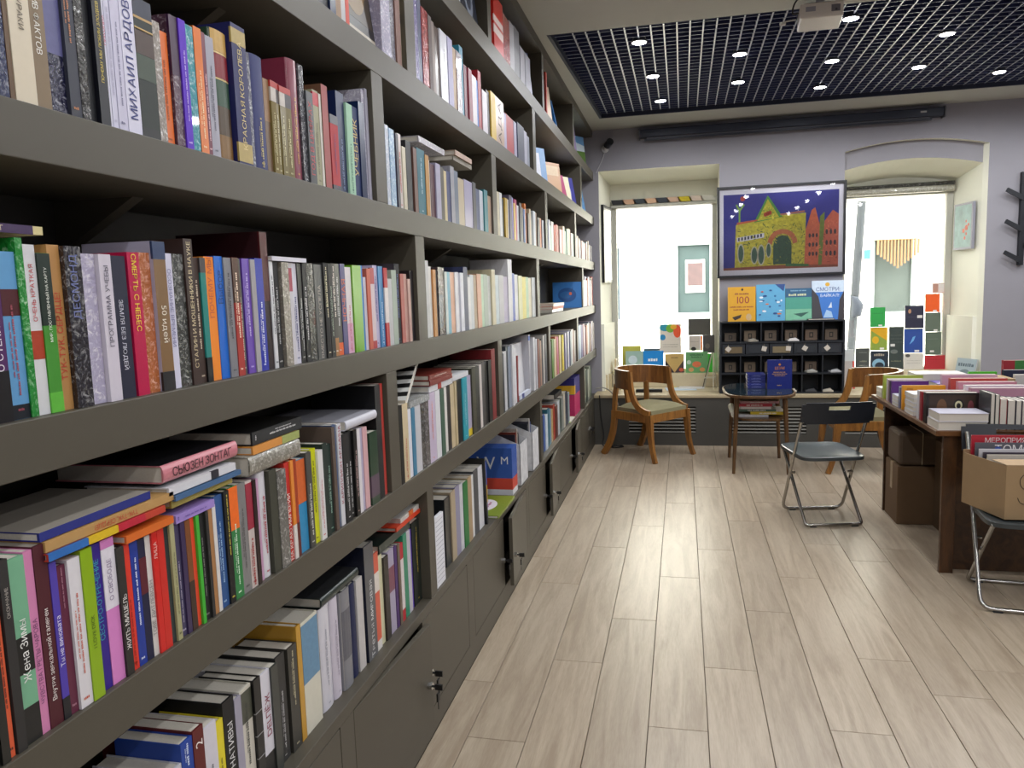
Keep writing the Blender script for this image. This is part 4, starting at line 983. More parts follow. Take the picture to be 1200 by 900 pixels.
LYING = [
['C', '1', 0.869, 0.25, 1.1775, 0.0115, 0.14, 'c8503c', {'b': [[0, 0.3, '3a7ac0'], [0.3, 0.55, 'e0c030'], [0.55, 0.8, 'c83048']]}],
['C', '1', 0.87, 0.278, 1.19, 0.0156, 0.14, 'c09a64', {'t': ['ТУК-ТУК, СЕРДЦЕ!', 'c0392c', 0.6, -1, 0.5]}],
['C', '1', 0.866, 0.229, 1.2065, 0.0136, 0.2, '2f3a8c', {'f': 'a8a298'}],
['C', '1', 1.021, 0.117, 1.1525, 0.013, 0.13, 'e07c3c', {}],
['C', '1', 1.149, 0.114, 1.1455, 0.015, 0.14, 'a890d0', {'t': ['', '6a50a0', 0.3, 1, 0.5]}],
['C', '1', 1.146, 0.186, 1.1745, 0.014, 0.14, 'a89a58', {}],
['C', '1', 1.148, 0.204, 1.187, 0.01, 0.15, '5a7aa0', {}],
['C', '1', 1.137, 0.204, 1.1985, 0.015, 0.17, 'd8d8dc', {'b': [[0.6, 0.72, '404048']]}],
['C', '1', 1.132, 0.227, 1.2215, 0.032, 0.22, 'd08a94', {'f': '1c1c20', 'r': 1, 't': ['СЬЮЗЕН ЗОНТАГ', '3a2a30', 0.5, 1, 0.5]}],
['C', '1', 1.386, 0.214, 1.172, 0.041, 0.2, '9a968c', {'w': 1, 'r': 1}],
['C', '1', 1.407, 0.198, 1.213, 0.017, 0.15, 'd8984c', {'b': [[0.6, 1, 'a8b070']]}],
['C', '1', 1.414, 0.212, 1.231, 0.028, 0.2, '2c2e30', {'f': '18181a', 't': ['', 'd0d0d0', 0.25, 1, 0.6]}],
['C', '1', 1.85, 0.208, 1.1815, 0.026, 0.26, 'cfcfd8', {'f': 'a8a8b0', 'r': 1}],
['D', '1', 1.712, 0.229, 0.7515, 0.026, 0.2, '33403e', {'r': 1, 'f': '2a2c2e'}],
['D', '1', 2.104, 0.269, 0.757, 0.026, 0.2, '3a4844', {'f': '20302c'}],
['D', '1', 2.231, 0.27, 0.786, 0.014, 0.15, 'e0502c', {}],
['D', '1', 2.28, 0.219, 0.7965, 0.019, 0.15, 'd8d4d0', {'b': [[0.35, 0.55, 'e07830']]}],
['B', '1', 0.722, 0.21, 1.63, 0.012, 0.15, 'd8cc9c', {'b': [[0.05, 0.92, '4a3260']], 't': ['СТИВЕН ХОКИНГ', 'd8ccb0', 0.6, 1, 0.5]}],
['B', '1', 1.539, 0.157, 1.615, 0.01, 0.2, 'dcdae4', {}],
['A', '2', 2.568, 0.295, 2.049, 0.021, 0.2, 'c8c4cc', {'w': 1}],
['A', '2', 2.991, 0.272, 2.0545, 0.02, 0.12, '8a8478', {}],
['A', '2', 2.995, 0.245, 2.074, 0.02, 0.12, 'b8a090', {}],
['C', '2', 2.343, 0.201, 1.1665, 0.021, 0.2, 'b8bcbc', {'w': 1}],
['C', '2', 2.554, 0.285, 1.189, 0.021, 0.2, 'dcdce0', {'b': [[0.35, 0.5, 'b84038']]}],
['C', '2', 2.548, 0.266, 1.213, 0.019, 0.16, '8a3c34', {}],
['C', '2', 2.551, 0.266, 1.232, 0.019, 0.16, '8e4036', {'t': ['', 'e8d8d0', 0.35, 1, 0.5]}],
['C', '2', 2.829, 0.236, 1.195, 0.02, 0.18, 'd4d4d8', {}],
['D', '3', 5.358, 0.316, 0.7635, 0.036, 0.2, '1e2a34', {}]]
# ================================================================== books
import colorsys
def cname(h):
    r, g, b = [int(h[i:i + 2], 16) / 255 for i in (0, 2, 4)]; H, S, V = colorsys.rgb_to_hsv(r, g, b); H *= 360
    if V < .2: return 'black'
    if S < .13 or (S < .2 and V < .45): return 'charcoal' if V < .36 else 'grey' if V < .62 else 'light grey' if V < .8 else 'white'
    d = 'dark ' if V < .45 else 'pale ' if (S < .38 and V > .6) else ''
    if H < 14 or H > 345: n = 'red' if S > .45 else 'rose'; n = 'maroon' if V < .5 else n; d = '' if n == 'maroon' else d
    elif H < 40: n = 'orange' if S > .6 and V > .7 else 'brown' if V < .62 else 'tan'; d = '' if n == 'tan' else d
    elif H < 66: n = 'yellow' if S > .6 and V > .7 else 'olive' if V < .7 else 'cream'; d = '' if n == 'cream' else d
    elif H < 165: n = 'green'
    elif H < 195: n = 'teal'
    elif H < 250: n = 'blue'; n = 'navy' if V < .48 and S > .3 else n; d = '' if n == 'navy' else d
    elif H < 290: n = 'violet'
    else: n = 'pink' if V > .55 else 'plum'; d = '' if n == 'plum' else d
    return d + n
RZ = dict(A=1.805, B=1.38, C=.94, D=.475, E=2.25, F=2.69)
RX = dict(A=-.872, B=-.872, C=-.866, D=-.893, E=-.872, F=-.872)
RN = dict(F='top shelf', E='second shelf down', A='third shelf down', B='fourth shelf down', C='fifth shelf down', D='lowest shelf')
BN = {'0': 'front bay', '1': 'front bay', '2': 'second bay', '3': 'third bay', '4': 'fourth bay', '5': 'last bay'}
def deep(h):
    """printed colour as pigment: dark inks a little deeper than they photograph"""
    c = [x ** 1.16 for x in lin(h)[:3]]; c = [12.92 * x if x <= .0031308 else 1.055 * x ** (1 / 2.4) - .055 for x in c]
    return ''.join('%02x' % round(255 * x) for x in c)
def cover_mesh(mb, t, h, d, rnd_spine, f=False, mi=0, mf=0):
    """open U of two boards and a spine; spine outward at x = 0, thickness along y, height along z"""
    b = min(.0022, t * .16)
    if rnd_spine:
        k = min(.3 * t, .007); sp = [(-k * (1 - math.sin(math.pi * i / 6)), t * (1 - math.cos(math.pi * i / 6)) / 2) for i in range(7)]
    else: sp = [(0, 0), (0, t)]
    out = [(-d, 0)] + sp + [(-d, t), (-d, t - b), (-b * 2, t - b), (-b * 2, b), (-d, b)]
    n0 = len(mb.f); mb.prism(out, 0, h, mi)
    if f:
        n = len(out); mb.mi[n0 + 2] = mf; mb.mi[n0 + 2 + len(sp)] = mf
    return b
def spine_print(mb, o, rnd, t, h, x=.0007):
    """lettering on a spine"""
    s, c, fr, dr, pos = o
    ex, ey = Vector((0, 0, dr)), Vector((0, -dr, 0)); c0 = Vector((x, t / 2, h * pos))
    if s: letters(mb, s, c0, ex, ey, min(h * .9, 2 * h * min(pos, 1 - pos) * .96), t * fr * 1.05)
    else:
        ln = min(h * .55, 2 * h * min(pos, 1 - pos) * .9); marks(mb, c0, ex, ey, ln, max(.0022, min(.006, t * fr * .6)), rnd)
        if t > .02: marks(mb, (x, t / 2 - .006, h * pos), ex, ey, ln * .6, .0025, rnd)
        mb2 = marks(mb, (x, t / 2, h * .06), Vector((0, 1, 0)), Vector((0, 0, 1)), min(t * .6, .012), .004, rnd)
def book(name, loc, t, h, d, col, opt, rot=None, label=None, cat='book', group=None, seed=0):
    rnd = random.Random(seed); r = opt.get('r', 0); rough = rnd.choice((.28, .38, .5, .6))
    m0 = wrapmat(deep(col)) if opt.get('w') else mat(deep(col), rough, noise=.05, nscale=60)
    mb = MB(); f = opt.get('f'); cover_mesh(mb, t, h, d, r, bool(f), 0, 1)
    o = mb.build(name, [m0, mat(deep(f), .4)] if f else m0, None, loc, smooth=bool(r))
    if rot is not None: o.rotation_euler = rot
    b = min(.0022, t * .16); hc = .0028 if (r or rnd.random() < .55) else .0006
    MB().box(-d + .003, -b * 2, b * .99, t - b * .99, hc, h - hc).build('page_block', PAGES, o)
    off = .0004
    for z0, z1, c in opt.get('b', []):
        k = min(.3 * t, .007) if r else 0
        if r: prof = [(off - k * (1 - math.sin(math.pi * i / 6)), t * (1 - math.cos(math.pi * i / 6)) / 2) for i in range(1, 6)]; prof = prof + [(-.004, prof[-1][1]), (-.004, prof[0][1])]
        else: prof = [(off, -.0002), (off, t + .0002), (-.004, t + .0002), (-.004, -.0002)]
        MB().prism(prof, h * z0 + .0003, h * z1 - .0003).build('spine_band', mat(deep(c), .4, noise=.15, nscale=90), o)
    if 't' in opt:
        lb = MB(); spine_print(lb, opt['t'], rnd, t, h, .0009)
        if lb.f: lb.build('lettering', mat(opt['t'][1], .5, noise=0), o)
    tag(o, label, cat, group); return o
def place_books():
    stuff = MB(); pal = []; used = {}; bays = {}
    for i, b in enumerate(BOOKS): bays.setdefault((b[0], b[1]), []).append(i)
    for (row, bay), idx in bays.items():
        for n, i in enumerate(idx):
            _, _, y0, t, h, col, s = BOOKS[i][:7]; opt = BOOKS[i][7] if len(BOOKS[i]) > 7 else {}
            rnd = random.Random(i); d = rnd.uniform(.13, .165) if h < .26 else .2
            dx = rnd.uniform(-.006, .003)
            loc = (RX[row] + dx, y0 + .0003, RZ[row] + .0004); t = t - .0006
            if s:
                mb = MB(); cover_mesh(mb, t, h, d, 0); b = min(.0022, t * .16); pal += [col] * len(mb.f)
                mb.box(-d + .003, -b * 2, b, t - b, .001, h - .002); pal += ['cfc9bd'] * 6
                stuff.add([Vector(v) + Vector(loc) for v in mb.v], mb.f); continue
            c1 = cname(BOOKS[idx[n - 1]][5]) if n else 'shelf end'; c2 = cname(BOOKS[idx[n + 1]][5]) if n + 1 < len(idx) else 'shelf post'
            size = 'slim' if t < .014 else 'thick' if t > .03 else 'tall' if h > .27 else 'upright'
            w = ' shrink-wrapped' if opt.get('w') else ''
            c = cname(col)
            lab = f'{size}{w} {c} book between {c1} and {c2} ones, {RN[row]}, {BN[bay]}'
            if n == 0 or n + 1 == len(idx): lab = f'{size}{w} {c} book at the {"near" if n == 0 else "far"} end of {BN[bay]}, {RN[row]}'
            if lab in used or len(lab.replace(',', '').split()) > 16:
                q = n + 1; suf = 'th' if 10 < q % 100 < 14 else {1: 'st', 2: 'nd', 3: 'rd'}.get(q % 10, 'th')
                lab = f'{size} {c} book, {q}{suf} from the near end, {RN[row]}, {BN[bay]}'
            if len(lab.replace(',', '').split()) > 16: lab = lab.replace(' the near end', ' near end')
            used[lab] = 1
            o = book('book', loc, t, h, d, col, opt, label=lab, group=f'books on the {RN[row]}, {BN[bay]}', seed=i)
            if n > 2 and rnd.random() < .25 and h < .25 and False: o.rotation_euler.x = .01
    m = bpy.data.materials.new('small_book_covers'); m.use_nodes = True; nt = m.node_tree
    a = nt.nodes.new('ShaderNodeAttribute'); a.attribute_name = 'cover'; p = nt.nodes['Principled BSDF']; p.inputs['Roughness'].default_value = .45
    nz = nt.nodes.new('ShaderNodeTexNoise'); nz.inputs['Scale'].default_value = 55; nz.inputs['Detail'].default_value = 4
    mr = nt.nodes.new('ShaderNodeMapRange'); mr.inputs[3].default_value = .75; mr.inputs[4].default_value = 1.2
    sc = nt.nodes.new('ShaderNodeVectorMath'); sc.operation = 'SCALE'
    nt.links.new(nz.outputs[0], mr.inputs[0]); nt.links.new(a.outputs[0], sc.inputs[0]); nt.links.new(mr.outputs[0], sc.inputs['Scale']); nt.links.new(sc.outputs[0], p.inputs['Base Color'])
    o = stuff.build('small_books', m); me = o.data; at = me.attributes.new('cover', 'FLOAT_COLOR', 'FACE')
    for k, c in enumerate(pal): at.data[k].color = lin(deep(c))
    tag(o, 'rest of the small and very thin books filling the bookcase shelves', 'books', kind='stuff')
    stack = {}
    for i, (row, bay, y0, ln, z0, th, d, col, opt) in enumerate(LYING):
        # spine outward, lying on its side: height runs along y
        # local z -> +y, local y -> -z ... rotate about x by -90 deg
        loc = (RX[row] + .004 - .004 * (i % 3), y0, z0 + th)
        top = cname(opt.get('f', col)); c = cname(col); lab = f'{c} book with {top} cover lying flat on upright books, {RN[row]}, {BN[bay]}' if opt.get('f') else f'{c} book lying flat on top of upright books, {RN[row]}, {BN[bay]}'
        if lab in used: lab = lab.replace('lying flat', 'lying flat higher up')
        if len(lab.replace(',', '').split()) > 16: lab = lab.replace(' on upright books', '').replace(' on top of upright books', '')
        used[lab] = 1
        book('book', loc, th - .0005, ln, d, col, opt, rot=(-math.pi / 2, 0, 0), label=lab, group='books lying on top of others in the bookcase', seed=900 + i)
place_books()
# ================================================================== face-out and special items on the shelves
def slab_book(name, w, h, t, col, label, cat, loc, rz=0., tilt=0., art=None, group=None, pages=True, spine=None):
    """book standing with its front cover toward local -y; w along x, t along y; art(mb_list) adds flat print on the cover"""
    e = MB(); b = min(.002, t * .2)
    e.box(0, w, 0, b, 0, h); e.box(0, w, t - b, t, 0, h); e.box(0, b, b, t - b, 0, h)
    o = e.build(name, mat(col, .35, noise=.06, nscale=30), None, loc)
    o.rotation_euler = (tilt, 0, rz)
    MB().box(b, w - .002, b, t - b, .0015, h - .0015).build('page_block', PAGES, o)
    for i, a in enumerate(art or []):
        m = MB(); y = -.0004 - .0002 * i
        nm = 'cover_print'
        if a[0] == 'r': m.box(a[1] * w, a[2] * w, y, y + .0003, a[3] * h, a[4] * h)
        elif a[0] == 'p': m.prism([(px * w, pz * h) for px, pz in a[1]], y, y + .0003, ax='y')
        elif a[0] == 'e':
            m.prism([(a[1] * w + a[3] * w * math.cos(k * math.pi / 10), a[2] * h + a[4] * h * math.sin(k * math.pi / 10)) for k in range(20)], y, y + .0003, ax='y')
        elif a[0] == 't': letters(m, a[1], (a[2] * w, y, a[3] * h), (1, 0, 0), (0, 0, 1), a[4] * w, a[5] * h); nm = 'lettering'
        elif a[0] == 'm':
            rr = random.Random(i + int(w * 999)); marks(m, (a[1] * w, y, a[2] * h), Vector((1, 0, 0)), Vector((0, 0, 1)), a[3] * w, a[4] * h, rr); nm = 'lettering'
        m.build(nm, mat(a[-1], .4, noise=.12, nscale=40), o)
    return tag(o, label, cat, group)
FX = 'face-out books in the bookcase'
def shelf_face(y0, row, w, h, col, label, art=None, tilt=-.12, set_back=.0, rz=None, t=.015):
    # cover looks toward +x (into the room), turned a little toward the viewer
    a = math.radians(62 if row in 'EF' and w > .15 and y0 > 4 else 90) if rz is None else rz
    slab_book('book', w, h, t, col, label, 'book', (BX - .03 - set_back - w * math.cos(a) * .97, y0, RZ[row] + .001), a, tilt, art, FX)
shelf_face(2.02 - .02, 'E', .3, .31, '16140f', 'large black face-out book with gold print, second shelf down', [('r', .12, .88, .2, .95, '3a2f1c'), ('e', .5, .55, .28, .3, '7a6030'), ('r', .1, .9, .08, .11, 'b8b0a0')])
shelf_face(3.0, 'F', .25, .3, '8fb4d8', 'pale blue face-out book, top shelf', [('p', [(0, 0), (1, 0), (1, .5), (.4, .35)], 'd8e0ea')])
shelf_face(3.27, 'F', .27, .3, '232938', 'dark ornate face-out book with silver print, top shelf', [('e', .5, .5, .3, .38, '7c8494'), ('e', .5, .5, .2, .28, '2c3344'), ('m', .5, .85, .7, .05, 'a0a4b0')])
shelf_face(4.55, 'F', .3, .29, '5a5a9a', 'violet and white face-out album at end of top shelf bay', [('r', .15, .9, .05, .8, 'a8b0cc'), ('p', [(.2, .1), (.85, .1), (.6, .6)], '7880a8')])
shelf_face(5.35, 'F', .24, .27, 'c8b49a', 'tan face-out book with orange patch, top shelf', [('e', .5, .25, .25, .15, 'e8602c'), ('e', .5, .7, .3, .18, '8a9aa0')])
shelf_face(5.8, 'F', .05, .24, '2a6aa8', 'slim blue book leaning on top shelf', tilt=-.2)
shelf_face(6.55, 'F', .35, .27, '6a5a7a', 'muted violet face-out album, top shelf beside back wall', [('r', .1, .5, .1, .9, 'c8b898'), ('r', .55, .9, .1, .7, '3c3440')])
shelf_face(7.05, 'F', .5, .28, '5c7c3c', 'landscape face-out album with green meadow and blue sky, top shelf', [('r', 0, 1, .5, 1, '6a9ac8'), ('p', [(0, .5), (1, .5), (1, .7), (.5, .85), (.2, .6)], 'c8d4dc'), ('e', .4, .25, .2, .12, 'd8c840')])
shelf_face(4.82, 'E', .1, .26, 'd0ccd8', 'pale book with red spine letters, second shelf down past the post', [('m', .5, .5, .5, .04, 'b04048')], rz=math.radians(90))
shelf_face(5.0, 'E', .32, .24, '5c88b8', 'blue face-out book with white portrait, second shelf down', [('r', .2, .8, .15, .85, 'c8ccd8'), ('e', .5, .5, .15, .22, '6a6a78')])
shelf_face(5.75, 'E', .22, .24, 'b8906c', 'tan face-out book, second shelf down', [('r', .1, .9, .6, .9, 'c8b090')])
shelf_face(6.05, 'E', .2, .2, '9a2c5c', 'magenta face-out book, second shelf down', None, -.25)
shelf_face(6.3, 'E', .22, .22, 'd8d0b4', 'cream face-out book, second shelf down', [('p', [(0, 0), (1, 0), (.3, .7)], '7c8c5c')], -.2)
shelf_face(6.56, 'E', .24, .25, '3c3c88', 'indigo face-out book, second shelf down', [('e', .5, .5, .3, .3, '9090c0')], -.2)
shelf_face(7.0, 'E', .45, .26, '5a8ab8', 'sky blue face-out book at end of second shelf down', None, -.2)
# fourth shelf: lilac spine, green book and the whale book with a small pile
shelf_face(4.75, 'B', .1, .27, 'a49cb8', 'lilac face-out book with black print beside post, fourth shelf down', [('e', .5, .3, .3, .12, '3c3848'), ('e', .5, .7, .35, .1, '5a5468')], -.03)
shelf_face(5.2, 'B', .35, .2, '2c4438', 'dark green face-out book behind pile, fourth shelf down', None, -.1, .12)
slab_book('book', .25, .225, .02, '2f78c0', 'bright blue face-out picture book with whale, fourth shelf down', 'book', (-1.11, 6.72, RZ['B'] + .001), math.radians(8), -.1, [('e', .5, .5, .32, .28, '1d5494'), ('e', .45, .5, .2, .14, '2a68a8'), ('p', [(.62, .62), (.72, .82), (.66, .62)], '16406c'), ('e', .62, .55, .05, .06, 'd86848')], FX)
for k, c in enumerate(('d8d4cc', 'b85c3c', 'd0c4b0')):
    o = book('book', (BX - .03, 5.35 + .03 * k, RZ['B'] + .0005 + .0205 * (k + 1)), .02, .5, .2, c, {}, rot=(-math.pi / 2, 0, 0), label=f'{cname(c)} book in small flat pile on fourth shelf down', group='small pile before the blue whale book', seed=70 + k)
# fifth shelf, third bay: white catalogue, leaning red book
shelf_face(4.06, 'C', .42, .3, 'dcdce0', 'large white catalogue standing face-out, fifth shelf down', [('r', .92, .98, .1, .9, 'a8a8b0')], -.05, .02, t=.03)
book('book', (BX - .012, 4.03, RZ['C'] + .001), .03, .25, .17, '8c2c2a', {}, label='dark red book leaning beside white catalogue, fifth shelf down', seed=80).rotation_euler.x = math.radians(-3)
book('book', (BX - .014, 4.1, RZ['C'] + .0255), .025, .3, .02, 'c8ccd8', {'b': [[.2, .4, '3a4a90']]}, rot=(-math.pi / 2, 0, 0), label='white and blue booklet lying before white catalogue, fifth shelf down', seed=81)
book('book', (BX - .02, 4.42, RZ['C'] + .001), .035, .34, .2, 'b8b8c0', {'b': [[.9, .98, '3a6ac0']]}, label='tall pale grey binder beside white catalogue, fifth shelf down', seed=82)
# zebra book leaning on the fifth shelf
slab_book('book', .2, .24, .02, 'd8d8d4', 'black and white striped book leaning on the pile, fifth shelf down', 'book', (BX - .2, 2.27, 1.2), math.radians(0), -.0, [('p', [(.0, i * .2 + .02), (1, i * .2 + .1), (1, i * .2 + .2), (0, i * .2 + .12)], '1c1c1c') for i in range(4)], 'books lying on top of others in the bookcase').rotation_euler = (math.radians(-62), 0, math.radians(8))
# lowest shelf: lined sheets, black frame, picture book, folder and two magazine files
tg = MB().box(0, .012, 0, .1, 0, .26)
pap = tg.build('paper_pad', mat('dcdce2', .7, noise=.03), None, (BX - .02, 2.545, RZ['D'] + .001)); tag(pap, 'white lined paper pad standing at post on lowest shelf', 'paper pad')
lm_ = MB()
for k in range(14): lm_.box(.0121, .0123, .008, .09, .02 + k * .017, .022 + k * .017)
lm_.build('ruled_line', mat('9a9aa8', .7), pap)
bf = empty('leaning_picture', (BX - .02, 3.33, RZ['D'])); tag(bf, 'black picture frame leaning against books on lowest shelf', 'frame')
for b in ((-.2, 0, 0, .015, 0, .02), (-.2, 0, 0, .015, .29, .31), (-.2, -.18, 0, .015, .02, .29), (-.02, 0, 0, .015, .02, .29)):
    MB().box(b[0], b[1], b[2], b[3], b[4], b[5]).build('frame_bar', mat('1a1a1a', .4), bf)
MB().box(-.18, -.02, .004, .01, .02, .29).build('backing', mat('3a3c38', .6), bf)
bf.rotation_euler.x = math.radians(4)
gb = book('picture_book', (BX + .01, 3.42, RZ['D'] + .0135), .013, .36, .24, '8a9c34', {}, rot=(-math.pi / 2, 0, 0), label='olive green picture book with white oval title lying flat on lowest shelf', seed=90)
e_ = MB().prism([(-.12 + .07 * math.cos(k * math.pi / 12), .17 + .11 * math.sin(k * math.pi / 12)) for k in range(24)], .0002, .0006, ax='z')
ov = MB(); ov.v = [(v[0], -v[2], v[1]) for v in e_.v]; ov.f = e_.f; ov.mi = e_.mi
ov.build('title_oval', mat('e4dce4', .5), gb)
for k in range(3):
    mk = MB(); marks(mk, (-.09 - .03 * k, -.0009, .17), Vector((0, 0, 1)), Vector((1, 0, 0)), .13, .014, random.Random(k)); mk.build('lettering', mat('b04a70', .5), gb)
fo = empty('folder_box', (BX - .012, 3.84, RZ['D'])); tag(fo, 'blue white and red cardboard file box on lowest shelf', 'file box')
mb = MB(); mb.box(-.24, 0, 0, .12, 0, .25); 
mb.build('box_body', mat('2f55a4', .5), fo); MB().box(-.2405, .0006, -.0006, .1206, .03, .09).build('red_band', mat('c84434', .5), fo); MB().box(-.2405, .0006, -.0006, .1206, 0, .03).build('white_band', mat('d0d0d4', .5), fo)
mk = MB(); letters(mk, 'W', (-.14, -.001, .17), (1, 0, 0), (0, 0, 1), .1, .09); letters(mk, 'M', (-.04, -.001, .185), (1, 0, 0), (0, 0, 1), .05, .04); mk.build('lettering', mat('e0e0e4', .5), fo)
def mag_file(y, x, label, cols):
    e = empty('magazine_file', (x, y, RZ['D'])); tag(e, label, 'magazine file', 'marbled magazine files on the lowest shelf')
    W, D, H, t = .2, .25, .29, .003
    side = [(-D, 0), (0, 0), (0, .23), (-.05, .25), (-.14, H), (-D, H)]
    m = MB()
    for yy in (0, W - t): m.prism(side, yy, yy + t, ax='y')
    m.box(-t, 0, 0, W, 0, .23); m.box(-D, -D + t, 0, W, 0, H); m.box(-D, 0, 0, W, 0, t)
    m.build('file_shell', mat('c9c9cc', .6, noise=.35, nscale=28, key='marble'), e)
    MB().box(-D + t, -t, t, W - t, .2, .203).build('inner_card', mat('6a5038', .8), e) if not cols else None
    for k, c in enumerate(cols):
        o = book('book', (x - .03, y + .012 + k * .028, RZ['D'] + .02), .018, .26 + .012 * (k % 3), .16, c, {}, label=f'{cname(c)} book, {["first", "second", "third", "fourth"][k]} across, in magazine file {"beside" if "beside" in label else "farther from"} blue box', group='books in the magazine files', seed=300 + k)
mag_file(4.03, BX - .008, 'white marbled magazine file, the one beside the blue box', ['3a3038', '8a4438', 'b0a8a0', '2c2c30'])
mag_file(4.38, BX - .008, 'white marbled magazine file, the one farther from blue box', ['28303c', '4a4a58', 'c8c4c0', '3a4a80'])
# boxes at the end of the lowest shelf
fbx = MB().box(0, .2, 0, .34, 0, .32).build('book', mat('2c2a78', .5), None, (BX - .23, 6.38, RZ['D'] + .001)); tag(fbx, 'indigo and magenta boxed set on lowest shelf near back wall', 'boxed set')
MB().box(-.0005, .2005, -.0005, .3405, .0, .18).build('magenta_band', mat('b82860', .5), fbx); fbx.name = 'boxed_set'
MB().box(-.0008, .2008, -.0008, .06, .185, .26).build('yellow_patch', mat('d8a828', .5), fbx)
slab_book('book', .2, .012, .25, 'c8d890', 'pale green booklet lying on lowest shelf before the boxed set', 'book', (BX - .22, 6.05, RZ['D'] + .001))
# ================================================================== round table with its things
WAL = woodmat('walnut', '46301c', '70502e', .35, (6, 6, 1), 3, 2)
rt = empty('side_table', (.615, 6.72, 0)); tag(rt, 'small dark glossy-topped wooden table with tapered legs', 'table')
def sup(a, b, n=40, p=3.2):
    out = []
    for k in range(n):
        c, s = math.cos(2 * math.pi * k / n), math.sin(2 * math.pi * k / n)
        out.append((a * math.copysign(abs(c) ** (2 / p), c), b * math.copysign(abs(s) ** (2 / p), s)))
    return out
MB().prism(sup(.285, .42), .632, .655).build('tabletop', WAL, rt, bevel=.006)
MB().prism(sup(.27, .405), .6551, .659).build('glass_top', mat('232f36', .07, noise=.2, nscale=4, spec=.7), rt)
MB().prism(sup(.2, .33), .44, .455).build('lower_shelf', WAL, rt)
for sx in (-1, 1):
    for s2 in (-1, 1):
        MB().tube([(sx * .18, s2 * .3, .632), (sx * .2, s2 * .34, .3), (sx * .213, s2 * .385 if s2 > 0 else s2 * .245, 0)] if False else [(sx * .185, s2 * .27, .632), (sx * .213, s2 * .31, 0)], [.021, .013], 12).build('leg', WAL, rt, smooth=True)
BLU = '1a2878'
o = slab_book('book', .195, .245, .025, BLU, 'dark blue book with gold lettering standing on the small table', 'book', (.69, 6.70, .6595), 0, 0,
              [('t', 'ШЭМ', .5, .72, .5, .1, 'd88a2c'), ('e', .5, .84, .05, .035, 'd88a2c'), ('m', .5, .58, .5, .03, 'c89858'), ('m', .5, .52, .62, .03, 'c89858'), ('m', .5, .46, .42, .03, 'c89858'), ('m', .5, .13, .2, .03, 'c8a878')])
for k in range(5):
    book('book', (.535 - .002 * (k % 2), 6.74, .6596 + .0235 * k + .023), .023, .145, .2, ['232f78', '2a3688', '222c70', '28347c', '242e74'][k], {'t': ['', '8a90c8', .3, 1, .5]}, rot=(-math.pi / 2, 0, 0),
         label=f'dark blue book in flat stack on small table, {["lowest", "second up", "middle", "fourth up", "topmost"][k]}', group='stack of blue books on the small table', seed=400 + k).rotation_euler = (-math.pi / 2, 0, -math.pi / 2)
mg = [('c8c8cc', .19, .02), ('d0b428', .2, .024), ('4a6050', .2, .02), ('d8d0cc', .19, .02), ('b83040', .2, .026), ('c09098', .18, .018)]
zz = .4555
for k, (c, w_, t_) in enumerate(mg):
    slab_book('magazine', .24 + .03 * (k % 3), t_, .3, c, f'{cname(c)} magazine, {["lowest", "second up", "third up", "fourth up", "fifth up", "topmost"][k]} on the lower shelf of small table', 'magazine', (.44 + (.1 if k == 1 else .02 * (k % 2)), 6.5, zz), 0, 0, [('m', .5, .5, .5, .5, 'e8e0d8')], 'magazines under the small table'); zz += t_ + .0005
rl = MB().tube([(.39, 6.45, .5), (.39, 6.9, .5)], .028, 14).build('paper_roll', mat('b8b4a8', .7), None, smooth=True); tag(rl, 'rolled paper lying on the lower shelf of small table', 'paper roll'); rl.location = (.02, 0, -.016)
